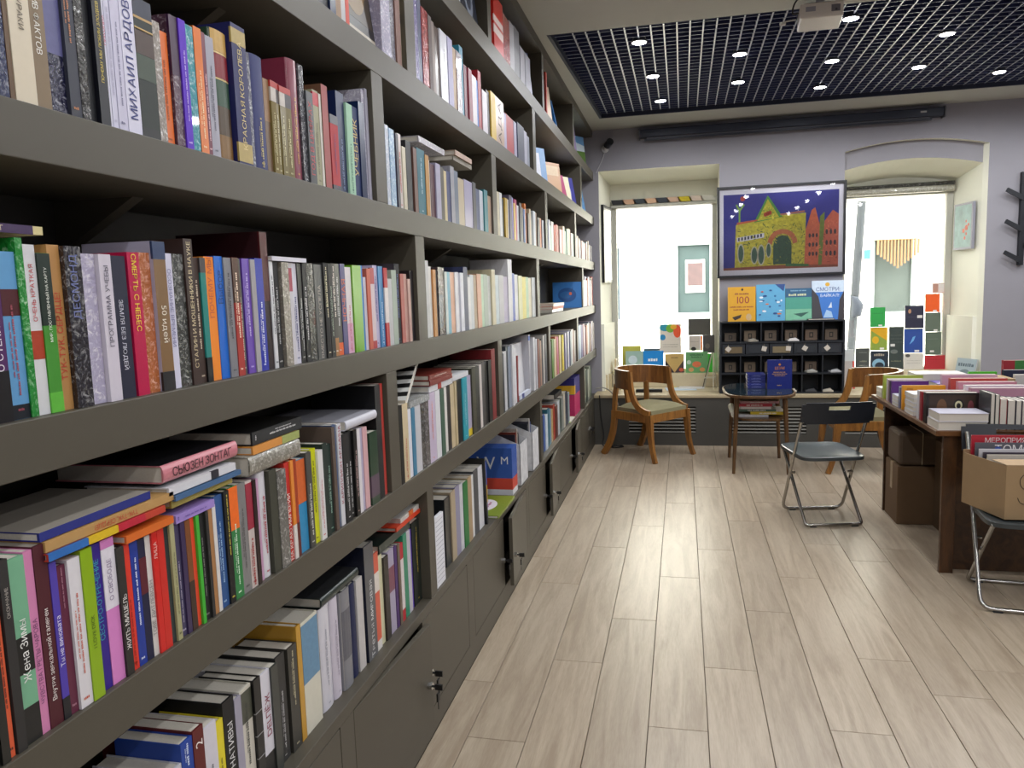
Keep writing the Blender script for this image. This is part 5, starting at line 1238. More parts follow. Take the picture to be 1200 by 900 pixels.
# ================================================================== klismos armchairs
CHW = woodmat('honey_wood', '785029', 'a57238', .3, (8, 8, 1.2), 2.5, 1.5)
CUSH = mat('8a8464', .85, noise=.12, nscale=120, bump=.3, bscale=500, key='cushion')
def klismos():
    e = empty('armchair')
    # seat rails: trapezoid seen from above, front at -y
    fy, by, fw, bw = -.24, .2, .255, .225
    m = MB()
    for a, b in (((-fw, fy), (fw, fy)), ((fw, fy), (bw, by)), ((bw, by), (-bw, by)), ((-bw, by), (-fw, fy))):
        m.tube([(a[0], a[1], .385), (b[0], b[1], .385)], [(.036, .014)] * 2, 4, sq=(0, 0, 1))
    m.build('seat_frame', CHW, e)
    c = MB(); n = 9; vs = []; base = [(-fw + .02, fy - .005), (fw - .02, fy - .005), (bw - .015, by - .02), (-bw + .015, by - .02)]
    N = 10
    for j in range(N + 1):
        for i in range(N + 1):
            u, v = i / N, j / N; xl = (-fw + .012) * (1 - v) + (-bw + .01) * v; x = xl + (-2 * xl) * u; y = (fy - .012) + (by - fy - .01) * v
            bul = (1 - abs(2 * u - 1) ** 5) * (1 - abs(2 * v - 1) ** 5); vs.append((x, y, .455 + .045 * bul))
    fs = [(j * (N + 1) + i, j * (N + 1) + i + 1, (j + 1) * (N + 1) + i + 1, (j + 1) * (N + 1) + i) for j in range(N) for i in range(N)]
    c.add(vs, fs); rim = [i for i in range(N + 1)] + [j * (N + 1) + N for j in range(1, N + 1)] + [N * (N + 1) + i for i in range(N - 1, -1, -1)] + [j * (N + 1) for j in range(N - 1, 0, -1)]
    o0 = len(c.v); c.v += [(vs[i][0], vs[i][1], .415) for i in rim]; L = len(rim)
    c.f += [(rim[(k + 1) % L], rim[k], o0 + k, o0 + (k + 1) % L) for k in range(L)]; c.mi += [0] * L
    c.build('cushion', CUSH, e, smooth=True)
    # sabre legs
    for s in (-1, 1):
        MB().tube(bez((s * fw, fy, .42), (s * (fw + .01), fy - .015, .28), (s * (fw - .005), fy - .01, .14), (s * (fw + .015), fy - .075, 0), 8), [(.03, .022), (.029, .02), (.027, .019), (.025, .018), (.023, .017), (.021, .016), (.02, .015), (.019, .015), (.019, .015)], 4, sq=(0, 1, 0)).build('leg', CHW, e)
        MB().tube(bez((s * bw, by, .42), (s * bw, by + .0, .28), (s * (bw + .01), by + .02, .14), (s * (bw + .03), by + .12, 0), 8), [(.026, .018)] * 9, 4, sq=(0, 1, 0)).build('leg', CHW, e)
        # arm: from the crest end sweeping down to the front of the seat
        MB().tube(bez((s * .268, -.02, .79), (s * .275, -.045, .6), (s * .27, -.06, .46), (s * .262, fy - .005, .435), 12), [(.026, .014)] * 13, 4, sq=(0, 1, 0)).build('arm', CHW, e)
        MB().tube(bez((s * bw, by, .4), (s * (bw - .002), by, .5), (s * (bw - .01), by - .005, .6), (s * (bw - .02), by - .012, .66), 6), [(.022, .013)] * 7, 4, sq=(0, 1, 0)).build('back_upright', CHW, e)
    MB().tube([(0, by + .02, .4), (0, by + .075, .66)], [(.012, .022)] * 2, 4, sq=(0, 1, 0)).build('back_splat', CHW, e)
    # barrel crest band
    b = MB(); K = 22; ring = []
    for k in range(K + 1):
        a = math.pi * k / K; x = .268 * math.cos(a); y = -.02 + .30 * math.sin(a) ** .8
        cxn, cyn = math.cos(a), math.sin(a); t = .013; dz = .012 * math.sin(a)
        ring.append([(x - cxn * t, y - cyn * t, .635 + dz), (x + cxn * t, y + cyn * t, .63 + dz), (x + cxn * (t + .006), y + cyn * (t + .006), .8 + dz), (x - cxn * t, y - cyn * t, .8 + dz)])
    b.v = [p for r in ring for p in r]
    b.f = [(4 * k + i, 4 * k + (i + 1) % 4, 4 * (k + 1) + (i + 1) % 4, 4 * (k + 1) + i) for k in range(K) for i in range(4)] + [(3, 2, 1, 0), (4 * K, 4 * K + 1, 4 * K + 2, 4 * K + 3)]
    b.mi = [0] * len(b.f); b.build('backrest', woodmat('crest_wood', '5c3a1e', '86582c', .3, (8, 8, 1.2), 2.5, 1.5), e, smooth=True)
    return e
k1 = klismos(); k1.location = (-.32, 7.12, 0); k1.rotation_euler.z = math.radians(52)
tag(k1, 'honey wood barrel-back armchair with olive cushion beside the bookcase', 'chair', 'pair of barrel-back armchairs')
k2 = copy_tree(k1); k2.location = (1.44, 6.745, 0); k2.rotation_euler.z = math.radians(-88)
tag(k2, 'honey wood barrel-back armchair with olive cushion behind the folding chair', 'chair', 'pair of barrel-back armchairs')
# ================================================================== folding chairs
STEEL = mat('b4b2ae', .22, metal=1, noise=.03, key='steel'); PLAS = mat('20242c', .42, noise=.05, key='chair_plastic'); SEATM = mat('3c4244', .3, noise=.06, key='chair_seat')
def folding():
    """backrest at +y, opens toward -y"""
    e = empty('folding_chair'); wd_ = .2
    back = [(-wd_, .255, .765), (-wd_, .115, .5), (-wd_, -.15, .012), (wd_, -.15, .012), (wd_, .115, .5), (wd_, .255, .765)]
    MB().tube(fillet(back, .06), .0105, 10).build('back_tube', STEEL, e, smooth=True)
    w2 = wd_ - .024
    seat = [(-w2, -.22, .435), (-w2, .235, .012), (w2, .235, .012), (w2, -.22, .435)]
    MB().tube(fillet([seat[0], (seat[1][0] - .0, .20, .045), seat[1], seat[2], (seat[2][0], .20, .045), seat[3]], .05), .0105, 10).build('seat_tube', STEEL, e, smooth=True)
    for x in (-wd_ + .012, wd_ - .012):
        MB().disc((x - .018, .012, .30), .008, 10, (1, 0, 0), .036).build('pivot', STEEL, e)
    for x in (-.13, .13):
        MB().box(x - .02, x + .02, -.162, -.138, 0, .006).build('foot', PLAS, e); MB().box(x - .02, x + .02, .223, .247, 0, .006).build('foot', PLAS, e)
    # seat: dished slab with rounded corners
    out = sup(.205, .25, 36, 6); rings = []; m = MB()
    for r, z in ((.0, .437), (.5, .438), (.86, .443), (.97, .449), (1, .445), (1, .425), (.93, .42)):
        rings.append([(x * max(r, .001), y * max(r, .001), z) for x, y in out])
    m.v = [p for r in rings for p in r]; n = len(out)
    m.f = [(i * n + k, i * n + (k + 1) % n, (i + 1) * n + (k + 1) % n, (i + 1) * n + k) for i in range(len(rings) - 1) for k in range(n)] + [tuple(range((len(rings) - 1) * n, len(rings) * n))]
    m.f = [tuple(reversed(f)) for f in m.f]; m.mi = [0] * len(m.f)
    m.build('seat', SEATM, e, smooth=True)
    # backrest: bowed plate with a grip slot
    b = MB(); K = 20; xs = [-.222 + .444 * i / K for i in range(K + 1)]
    def yy(x, z): return .285 + (z - .8) * .3 + .022 * (1 - (x / .222) ** 2)
    def cell(i, z0, z1):
        x0, x1 = xs[i], xs[i + 1]; t = .014
        P = [(x, yy(x, z) + d, z) for d in (-t / 2, t / 2) for x, z in ((x0, z0), (x1, z0), (x1, z1), (x0, z1))]
        b.add(P, [(0, 1, 2, 3), (7, 6, 5, 4), (0, 4, 5, 1), (1, 5, 6, 2), (2, 6, 7, 3), (3, 7, 4, 0)])
    for i in range(K):
        c = abs((xs[i] + xs[i + 1]) / 2)
        if c < .056: cell(i, .662, .752); cell(i, .777, .8)
        else: cell(i, .662 + (.012 if c > .21 else 0), .8 - (.012 if c > .21 else 0))
    b.build('backrest', PLAS, e)
    return e
f1 = folding(); f1.location = (.88, 5.265, 0); f1.rotation_euler.z = math.radians(191)
tag(f1, 'empty black folding chair with chrome tubes on the open floor', 'chair', 'folding chairs')
f2 = copy_tree(f1); f2.location = (1.555, 3.915, 0); f2.rotation_euler.z = math.radians(-7)
tag(f2, 'black folding chair carrying a cardboard box before the book table', 'chair', 'folding chairs')
# ------------------------------------------------------------------ cardboard box of magazines on the second folding chair
CARD = mat('a08562', .8, noise=.05, nscale=20, bump=.04, bscale=300, key='card')
cb = empty('cardboard_box', (1.32, 4.03, .451), math.radians(0)); tag(cb, 'open cardboard box of magazines with pen scrawl on folding chair', 'box')
P0, P1 = Vector((0, 0)), Vector((.082, -.29)); ux = Vector((.42, .02)); 
def sheet(a, b, z0, z1a, z1b, t=.004):
    d = (b - a).normalized(); nrm = Vector((-d.y, d.x)) * t
    return MB().add([(a.x, a.y, z0), (b.x, b.y, z0), (b.x, b.y, z1b), (a.x, a.y, z1a), (a.x + nrm.x, a.y + nrm.y, z0), (b.x + nrm.x, b.y + nrm.y, z0), (b.x + nrm.x, b.y + nrm.y, z1b), (a.x + nrm.x, a.y + nrm.y, z1a)],
                    [(0, 1, 2, 3), (7, 6, 5, 4), (0, 4, 5, 1), (1, 5, 6, 2), (2, 6, 7, 3), (3, 7, 4, 0)])
sheet(P0, P1, 0, .245, .245).build('box_side', CARD, cb); sheet(P1, P1 + ux, 0, .245, .245).build('box_front', CARD, cb)
sheet(P1 + ux, P0 + ux, 0, .245, .245).build('box_side', CARD, cb); sheet(P0 + ux, P0, 0, .26, .26).build('box_back', CARD, cb)
MB().add([(P0.x, P0.y, .001), (P1.x, P1.y, .001), ((P1 + ux).x, (P1 + ux).y, .001), (ux.x, ux.y, .001), (P0.x, P0.y, .005), (P1.x, P1.y, .005), ((P1 + ux).x, (P1 + ux).y, .005), (ux.x, ux.y, .005)], [(3, 2, 1, 0), (4, 5, 6, 7)]).build('box_bottom', CARD, cb)
q = P1 + Vector((.0, -.0)); MB().add([(q.x, q.y, .246), (q.x + ux.x, q.y + ux.y, .246), (q.x + ux.x - .03, q.y + ux.y + .1, .25), (q.x - .025, q.y + .1, .25), (q.x, q.y, .249), (q.x + ux.x, q.y + ux.y, .249), (q.x + ux.x - .03, q.y + ux.y + .1, .253), (q.x - .025, q.y + .1, .253)],
    [(3, 2, 1, 0), (4, 5, 6, 7), (0, 1, 5, 4), (2, 3, 7, 6)]).build('box_flap', mat('b59a78', .8), cb)
sc_ = [(.1, .2), (.075, .21), (.055, .185), (.06, .15), (.09, .13), (.105, .1), (.085, .07), (.06, .075), (.05, .1)]
MB().tube(fillet([(P1.x + x, P1.y + x * .0476 - .0015, z) for x, z in sc_], .02, 3), .0013, 5).build('pen_scrawl', mat('2a2420', .6), cb)
for k, (c, h_, art) in enumerate([('b02838', .325, [('t', 'МЕРОПРИЯТИЯ', .5, .93, .95, .08, 'e8d8d8')]), ('5a5a62', .295, [('t', 'ТОМСК', .5, .9, .9, .14, 'e8e4e4'), ('e', .27, .9, .04, .04, '3c58a8')]), ('d0ccd0', .27, None), ('3c3440', .26, None), ('c8c0b4', .255, None)]):
    yy_ = 4.0 - .028 * k
    slab_book('magazine', .36, h_ + .0, .01, c, ['red magazine with white lettering at back of cardboard box', 'grey magazine with large white lettering in cardboard box', 'pale grey magazine in cardboard box', 'dark magazine in cardboard box', 'cream magazine in cardboard box'][k], 'magazine', (1.345 + .008 * k, yy_, .459), math.radians(2), 0, art, 'magazines in the cardboard box')
# ================================================================== book table
TBW = woodmat('brown_table', '2f1d10', '4a3018', .45, (8, 1.2, 8), 2, 1.5)
tb = empty('book_table', (1.75, 4.95, 0)); tag(tb, 'large brown wooden table covered with books', 'table')
TX0, TX1, TY0, TY1, TZ = 1.262, 2.75, 4.245, 5.635, .76
part(MB().box(TX0, TX1, TY0, TY1, TZ - .028, TZ), 'tabletop', woodmat('table_top', '482c16', '6e4824', .4, (8, 1.2, 8), 2, 1.5), tb, bevel=.003)
part(MB().box(1.306, 1.372, 4.272, 4.3, 0, TZ - .028), 'leg_panel', woodmat('table_leg', '3a2412', '58381c', .4, (8, 8, 1.2), 2, 1.5), tb, bevel=.002)
part(MB().box(1.372, 2.68, 4.28, 4.302, .02, TZ - .028), 'end_panel', TBW, tb)
part(MB().box(1.306, 2.68, 5.44, 5.465, 0, TZ - .028), 'end_panel', TBW, tb)
part(MB().box(2.0, 2.03, 4.302, 5.44, .3, TZ - .028), 'rail', TBW, tb)
# cartons under the table
KR = mat('6f573e', .8, noise=.05, nscale=15, bump=.05, bscale=200, key='kraft')
c1 = empty('carton', (1.6, 5.27, 0)); tag(c1, 'large brown carton standing on floor under book table', 'box', 'cartons under the book table')
part(MB().box(1.312, 1.75, 5.13, 5.42, 0, .372), 'carton_body', KR, c1, bevel=.004)
part(MB().box(1.3115, 1.7505, 5.25, 5.3, .2, .3735), 'packing_tape', mat('a08a68', .3), c1)
c2 = empty('carton', (1.6, 5.27, .375)); tag(c2, 'wrapped brown paper parcel on top of carton under table', 'parcel', 'cartons under the book table')
part(MB().box(1.318, 1.74, 5.13, 5.41, .378, .585), 'parcel_body', mat('5a4a3a', .7, noise=.1, nscale=12, bump=.3, bscale=12, key='wrap_paper'), c2, bevel=.02)
part(MB().tube(fillet([(1.45, 5.127, .385), (1.452, 5.127, .584), (1.45, 5.413, .588)], .01), .002, 5), 'string', mat('c8b898', .8), c2)
c3 = MB().box(1.52, 1.74, 4.85, 5.12, 0, .55).build('carton', mat('5a4630', .8), None, bevel=.004); tag(c3, 'narrow dark carton behind the table leg', 'box', 'cartons under the book table')
# books on the table
TG = 'books on the book table'
def stand(x, y, w, h, t, c, lab, art=None, rz=0.): return slab_book('book', w, h, t, c, lab, 'book', (x, y, TZ + .0005), rz, 0, art, TG)
def flat(x, y, z, w, d, t, c, lab, sp=None):
    """lying book, pages toward the viewer on the near edge"""
    e = MB(); b = .0022; e.box(0, w, 0, d, 0, b); e.box(0, w, 0, d, t - b, t); e.box(0, w, d - b, d, b, t - b)
    o = e.build('book', mat(c, .4), None, (x, y, z)); MB().box(.002, w - .002, .003, d - b, b, t - b).build('page_block', PAGES, o)
    if sp: MB().box(-.0004, w + .0004, -.0004, .001, 0, t).build('spine', mat(sp, .4), o)
    return tag(o, lab, 'book', TG)
z = TZ + .0005
for k in range(2): flat(1.275 + .004 * k, 4.262, z + .044 * k, .23, .18, .043, 'c8c6d4' if k else 'd0ccc8', ['thick white book lying at table corner, lower of two', 'thick white book lying at table corner, upper of two'][k])
stand(1.275, 4.47, .255, .165, .05, '241d1c', 'dark illustrated book with eye motif standing at table corner', [('r', .06, .94, .1, .92, '38291f'), ('e', .62, .6, .1, .2, '1a1614'), ('e', .62, .6, .07, .14, 'd0c8a0'), ('e', .62, .58, .04, .09, '15120f'), ('e', .3, .5, .1, .3, '6a4a30'), ('e', .85, .5, .06, .25, '7a3c40')])
stand(1.275, 4.555, .24, .16, .03, '9a3038', 'red book standing behind the dark illustrated one on table'); stand(1.274, 4.6, .24, .16, .035, 'cfcdd0', 'white book standing behind the red one on table')
for k in range(5): flat(1.278 + .003 * (k % 2), 4.72, z + .0245 * k, .2, .17, .024, 'c4c4cc', f'white book in stack by table edge, {["bottom", "second from bottom", "middle", "second from top", "top"][k]}')
stand(1.28, 4.95, .235, .145, .02, 'd8941e', 'orange book standing behind the white stack on table', [('r', .1, .25, .55, .9, 'b87818'), ('m', .6, .75, .6, .1, 'a86c14')])
stand(1.28, 5.0, .2, .13, .03, '6a7090', 'slate blue book standing behind the orange one on table')
for k in range(3): flat(1.28, 5.05, z + .0225 * k, .17, .13, .022, 'c8c8d0', f'pale book in low stack of three on table, {["bottom", "middle", "top"][k]}')
stand(1.283, 5.2, .21, .142, .025, '5c2c78', 'purple book standing on table beside the pale low stack'); stand(1.284, 5.24, .2, .138, .02, '4a4650', 'charcoal book standing on table behind the purple one')
stand(1.284, 5.275, .2, .14, .025, 'a88c94', 'dusty pink book standing on table behind the charcoal one'); stand(1.285, 5.315, .21, .142, .025, 'd4d0d4', 'white book standing near far end of table')
stand(1.288, 5.42, .235, .152, .03, 'a8b848', 'lime green book standing near far end of table'); flat(1.285, 5.47, z, .16, .13, .03, 'c8c4b0', 'cream book lying at far table corner, lower'); flat(1.285, 5.47, z + .031, .16, .13, .03, 'd0ccb8', 'cream book lying at far table corner, upper')
# second column: upright books with page edges toward the viewer, pink and lilac ones behind
for k, (c, t_) in enumerate([('3c3c3c', .02), ('3c4a44', .02), ('8a2c30', .033), ('2c2c30', .036), ('2c3048', .026), ('3c2430', .028), ('28283a', .03), ('4a3038', .03), ('303a4c', .03), ('5a4a3c', .03)]):
    h_ = [.185, .18, .158, .152, .15, .148, .15, .147, .15, .148][k]; x = 1.52 + sum([.02, .02, .033, .036, .026, .028, .03, .03, .03, .03][:k]) * 1.06
    m_ = MB(); cover_mesh(m_, t_, h_, .16, 0); o = m_.build('book', mat(c, .4), None, (x + t_, 4.44, TZ + .0005)); o.rotation_euler.z = math.radians(90)
    MB().box(-.158, -.004, .002, t_ - .002, .002, h_ - .002).build('page_block', PAGES, o)
    tag(o, f'book with pages facing out, {["first", "second", "third", "fourth", "fifth", "sixth", "seventh", "eighth", "ninth", "tenth"][k]} from dark illustrated book, {cname(c)} cover', 'book', TG)
for k, (y, h_, c, lab) in enumerate([(4.62, .17, 'b8889c', 'pink book standing in second table column'), (4.7, .175, 'd8d0d8', 'white book standing in second table column'), (4.82, .18, 'c08090', 'rose book standing in second table column'), (4.95, .185, 'b84c44', 'red book standing in second table column'), (5.1, .19, 'c8a0b8', 'lilac pink book standing in second table column')]):
    stand(1.54, y, .3, h_, .04, c, lab)
flat(1.55, 5.2, z, .34, .2, .09, '3a3a44', 'dark thick book lying in second table column, lower'); flat(1.55, 5.2, z + .091, .3, .2, .03, '5a4a9a', 'violet book lying on the dark thick one', '7c5cc0')
flat(1.48, 5.42, z, .3, .19, .16, 'd4d0cc', 'tall white boxed book lying at far side of table')
for k, (x, y, h_, c, lab) in enumerate([(1.93, 4.62, .17, '2c3040', 'navy book standing in third table column'), (1.93, 4.75, .18, 'd0a080', 'peach book standing in third table column'), (1.93, 4.9, .18, '1c1c24', 'black book standing in third table column'), (1.93, 5.08, .19, 'c8c4c0', 'pale book standing in third table column'), (1.93, 5.25, .2, '20243c', 'dark blue book standing in third table column'), (2.0, 5.45, .24, 'a03038', 'red and green book standing at far side of table'), (2.12, 5.35, .23, 'c8c8c8', 'white patterned book standing at far side of table')]):
    stand(x, y, .32, h_, .035, c, lab, [('r', .2, .95, .55, 1, '3c7c3c'), ('m', .5, .25, .7, .12, 'e0d8d4')] if k == 5 else None)
gbk = stand(1.75, 5.3, .16, .185, .02, '4cb82c', 'bright green booklet standing on table')
bx_ = MB(); bx_.box(0, .17, 0, .2, 0, .17); o = bx_.build('card_tray', mat('a48a64', .7), None, (1.75, 5.05, TZ + .0005), bevel=.003); tag(o, 'tan card tray among the books on table', 'tray')
# ================================================================== black pigeon-hole unit on the bench
CU = mat('14181f', .55, noise=.06, key='cubby_black')
cu = empty('pigeonhole_unit', (.91, 7.7, .496)); tag(cu, 'black pigeonhole cabinet with small compartments standing on the bench', 'cabinet')
CY0, CY1, Z0, Z1 = 7.63, 7.835, .496, 1.185
part(MB().box(.347, 1.472, CY1 - .008, CY1, Z0, Z1), 'back_board', CU, cu)
for a, b in ((.347, .365), (1.452, 1.472)): part(MB().box(a, b, CY0, CY1 - .008, Z0, Z1), 'side_panel', CU, cu)
rows = [(1.172, 1.185), (.976, .992), (.858, .874), (.679, .693), (.496, .508)]
for a, b in rows: part(MB().box(.365, 1.452, CY0, CY1 - .008, a, b), 'shelf', CU, cu)
cols6 = [.54, .727, .916, 1.098, 1.279]
for lo, hi in ((.992, 1.172), (.693, .858), (.508, .679)):
    for x in cols6: part(MB().box(x - .005, x + .005, CY0, CY1 - .008, lo, hi), 'divider', CU, cu)
dx = [.367, .585, .803, 1.02, 1.236, 1.45]
for i in range(5):
    d = part(MB().box(dx[i] + .004, dx[i + 1] - .004, CY0 + .006, CY1 - .02, .877, .972), 'drawer', mat('20242b', .5, key='drawer'), cu)
    MB().box(dx[i] + .03, dx[i + 1] - .03, CY0 + .003, CY0 + .006, .885, .945).build('drawer_front', mat(['6a5a40', '24282e', '7a6c50', '24282e', '282b30'][i], .6), d)
    tx = dx[i] + [.06, .17, .17, .1, .08][i]
    tm_ = MB().box(-.022, .022, 0, .002, -.022, .022).build('paper_tag', mat('c8c0b4', .7), d, (tx, CY0 - .002, .925)); tm_.rotation_euler.y = math.radians([40, 15, 5, 30, 50][i])
    MB().tube([(tx, CY0, .945), (tx, CY0 + .004, .97)], .0015, 5).build('tag_string', mat('8a7c68', .8), d)
def carton_small(x, z, w, h, c, lab):
    o = MB().box(-w / 2, w / 2, 0, .06, 0, h).build('small_packet', mat(c, .7, noise=.15), None, (x, CY0 + .09, z), bevel=.003)
    MB().box(-w * .16, w * .16, -.001, 0, h * .25, h * .75).build('label_ring', mat('2a2622', .6), o); MB().box(-w * .08, w * .08, -.0015, -.0005, h * .35, h * .65).build('label_centre', mat(c, .7, noise=.15), o)
    tag(o, lab, 'packet', 'packets in the pigeonholes')
cen = [.452, .633, .821, 1.007, 1.188, 1.365]
nm = ['first', 'second', 'third', 'fourth', 'fifth', 'sixth']
for i, x in enumerate(cen): carton_small(x, .993, .11, .1 if i else .08, ['5c5044', '766654', '6c5e50', '706050', '766252', '6e5e50'][i], f'brown packet with printed ring, {nm[i]} compartment of top pigeonhole row')
for i, x in enumerate(cen[:5]): carton_small(x, .694, .105, .095, ['6c5e50', '766654', '6c5e50', '746454', '706052'][i], f'brown packet with printed ring, {nm[i]} compartment of middle pigeonhole row')
for k, (x, z, c) in enumerate([(.64, .509, 'b8b0a0'), (1.0, .509, 'c8c0b0'), (1.18, .509, '3a3a3c'), (1.33, .509, 'b0a898'), (1.02, .993, 'd0ccc8'), (1.4, .694, 'a8a8a8'), (1.19, .694, '9a9890'), (.72, .993, '8a8478')]):
    o = MB().box(-.05, .05, 0, .07, 0, .012).add([(-.04, .01, .012), (.045, 0, .012), (.03, .06, .03), (-.03, .05, .02)], [(0, 1, 2, 3)]).build('paper_scrap', mat(c, .8), None, (x if abs(x - .72) > .01 else .66, CY0 + .005, z)); o.rotation_euler.z = .1 * (k - 3)
    tag(o, f'crumpled {cname(c)} paper slip in pigeonhole cabinet, {nm[k % 6]} of the loose ones', 'paper', 'loose paper in the pigeonholes')
# four face-out books on top of the unit
TB = 'books on top of the pigeonhole cabinet'; tz = 1.1855
slab_book('book', .255, .33, .02, 'd8a020', 'yellow book with large number standing on pigeonhole cabinet', 'book', (.428, 7.70, tz), 0, -.1, [('t', '100', .55, .62, .8, .2, '9a3434'), ('m', .5, .8, .5, .05, '8a4030'), ('m', .5, .42, .85, .04, '9a4a28'), ('m', .5, .34, .6, .04, '9a4a28'), ('p', [(.15, .12), (.5, .2), (.45, .1), (.25, .03)], '3a2c20'), ('e', .75, .12, .1, .1, 'c8a878'), ('e', .52, .92, .04, .035, '3a2c20')], TB)
rr = random.Random(9)
slab_book('book', .26, .345, .02, '5ea8d0', 'light blue book with scattered small fish shapes on pigeonhole cabinet', 'book', (.69, 7.70, tz), 0, -.1, [('p', [(.65, 1), (.95, .8), (1, 1)], '2c4c88')] + [('e', rr.uniform(.12, .88), rr.uniform(.08, .9), rr.uniform(.03, .08), rr.uniform(.015, .03), rr.choice(['24508c', 'c84c3c', 'e0e8f0', '2c6ca0', 'd8784c'])) for _ in range(20)], TB)
slab_book('book', .235, .3, .02, '4c9c88', 'green book with city print standing on pigeonhole cabinet', 'book', (.953, 7.70, tz), 0, -.1, [('r', 0, 1, .72, 1, '2c5c80'), ('m', .5, .8, .75, .07, 'd8dcb0'), ('m', .5, .93, .6, .04, '88b0c8'), ('r', 0, 1, 0, .35, '78b898'), ('p', [(.3, .2), (.9, .25), (.6, .1)], '2c5850')], TB)
slab_book('book', .285, .365, .02, '3c78c8', 'blue and grey mountain book standing on pigeonhole cabinet', 'book', (1.19, 7.70, tz), 0, -.1, [('r', 0, 1, .7, 1, 'ccdcec'), ('p', [(0, 0), (.35, 0), (.2, .6), (0, .8)], '3c3a40'), ('p', [(.8, 0), (1, 0), (1, .75), (.85, .5)], '3a3438'), ('e', .48, .9, .07, .05, 'd8a838'), ('t', 'СМОТРИ:', .5, .78, .75, .1, '2c4890'), ('t', 'БАЙКАЛ!', .55, .63, .6, .1, 'e8f0f8'), ('p', [(.5, .3), (.6, .45), (.62, .3)], 'd8e4f0'), ('p', [(.35, .05), (.65, .05), (.6, .2), (.45, .25)], 'a8c8e8')], TB)
o = MB().box(0, .24, 0, .05, 0, .012).build('flat_catalogue', mat('1c1c1c', .4), None, (1.14, 7.635, 1.186)); tag(o, 'thin black catalogue lying before the mountain book', 'catalogue')
MB().box(.01, .235, -.0005, .0005, .003, .009).build('page_edge', PAGES, o)
o = MB().box(0, .1, 0, .05, 0, .008).build('leaflet', mat('7c9c90', .5), None, (1.02, 7.635, 1.186)); tag(o, 'pale green leaflet lying before the green book', 'leaflet')
# ================================================================== framed picture on the pier
pc = empty('framed_picture', (.915, 7.82, 1.6)); tag(pc, 'large framed picture of yellow house and red towers on blue', 'picture')
fx0, fx1, fz0, fz1 = .332, 1.497, 1.603, 2.468; FB = mat('16161a', .4, key='frame_black')
for b in ((fx0, fx1, fz0, fz0 + .022), (fx0, fx1, fz1 - .022, fz1), (fx0, fx0 + .022, fz0 + .022, fz1 - .022), (fx1 - .022, fx1, fz0 + .022, fz1 - .022)):
    part(MB().box(b[0], b[1], 7.815, 7.848, b[2], b[3]), 'frame_bar', FB, pc)
part(MB().box(fx0 + .022, fx1 - .022, 7.836, 7.846, fz0 + .022, fz1 - .022), 'mat_board', mat('e2e0ea', .7, noise=.02), pc)
ix, iz, iw, ih = .392, 1.675, 1.043, .718
def art(pts, c, lay, nm='print', nz=.25):
    y = 7.8358 - lay * .0004; return part(MB().prism([(ix + a * iw, iz + b * ih) for a, b in pts], y, y + .0003, ax='y'), nm, mat(c, .6, noise=nz, nscale=38), pc)
art([(0, 0), (1, 0), (1, 1), (0, 1)], '2a2a86', 0, nz=.12)
art([(.1, .02), (.72, .02), (.72, .72), (.5, .7), (.11, .6)], 'b8ae34', 1, nz=.6)
art([(.27, .62), (.52, .68), (.39, .97)], '4a8a3a', 1.5); art([(.3, .64), (.49, .68), (.39, .92)], 'b8b030', 2, nz=.4)
art([(.71, .02), (.83, .02), (.84, .55), (.8, .78), (.77, .75), (.72, .5)], 'c0603f', 2, nz=.3); art([(.86, .02), (1, .02), (1, .68), (.95, .74), (.88, .6)], 'b85a40', 2, nz=.3)
art([(.83, .02), (.87, .02), (.88, .72), (.84, .66)], '6a7a2c', 1.8)
art([(.0, 0), (1, 0), (1, .03), (.5, .05), (0, .03)], '8a4a34', 2.5); art([(.55, .03), (.75, .02), (.75, .05), (.55, .07)], '3c6a38', 2.7)
ell = lambda a, b, r, s, n=16: [(a + r * math.cos(2 * math.pi * k / n), b + s * math.sin(2 * math.pi * k / n)) for k in range(n)]
art([(.44, .06), (.6, .06), (.6, .3)] + [(.52 + .08 * math.cos(math.pi * k / 8), .3 + .14 * math.sin(math.pi * k / 8)) for k in range(1, 8)] + [(.44, .3)], '2c4c34', 3, nz=.4)
art([(.42 + .13 * math.cos(math.pi * k / 10) + .1, .34 + .18 * math.sin(math.pi * k / 10)) for k in range(11)] + [(.52 + .09 * math.cos(math.pi * k / 10), .32 + .14 * math.sin(math.pi * k / 10)) for k in range(10, -1, -1)], 'b8683c', 3.2)
art([(.12, .37), (.36, .42), (.36, .48), (.12, .43)], 'c8c8d0', 3)
for k in range(8): art([(.13 + .028 * k, .385 + .006 * k), (.145 + .028 * k, .388 + .006 * k), (.145 + .028 * k, .43 + .006 * k), (.13 + .028 * k, .427 + .006 * k)], '2c2c40', 3.5)
for a, b, r, s in ((.155, .22, .022, .13), (.275, .19, .024, .12), (.335, .19, .024, .14), (.4, .25, .018, .1)):
    art(ell(a, b, r * 1.4, s), 'b8b49c', 3.4); art(ell(a, b, r, s * .85), '3c5a48', 3.8)
for a, b in ((.39, .73), (.37, .72), (.41, .74)): art(ell(a, b, .016, .03), 'b0442c', 3.5)
art([(.12, .6), (.3, .64), (.3, .66), (.12, .63)], 'b8583c', 3); art([(.5, .7), (.71, .73), (.71, .75), (.5, .72)], 'a8684c', 3)
art([(.135, .63), (.15, .63), (.15, .78), (.19, .86), (.175, .87), (.145, .81), (.12, .87), (.108, .86), (.135, .78)], '7aa83a', 2.5); art(ell(.17, .94, .022, .032), 'b03a30', 2.5)
for k in range(9): art(ell(.755 + .03 * (k % 3), .18 + .12 * (k // 3), .01, .03, 8), '3a2a2c', 3); art(ell(.9 + .035 * (k % 3), .18 + .14 * (k // 3), .011, .035, 8), '3a2a2c', 3)
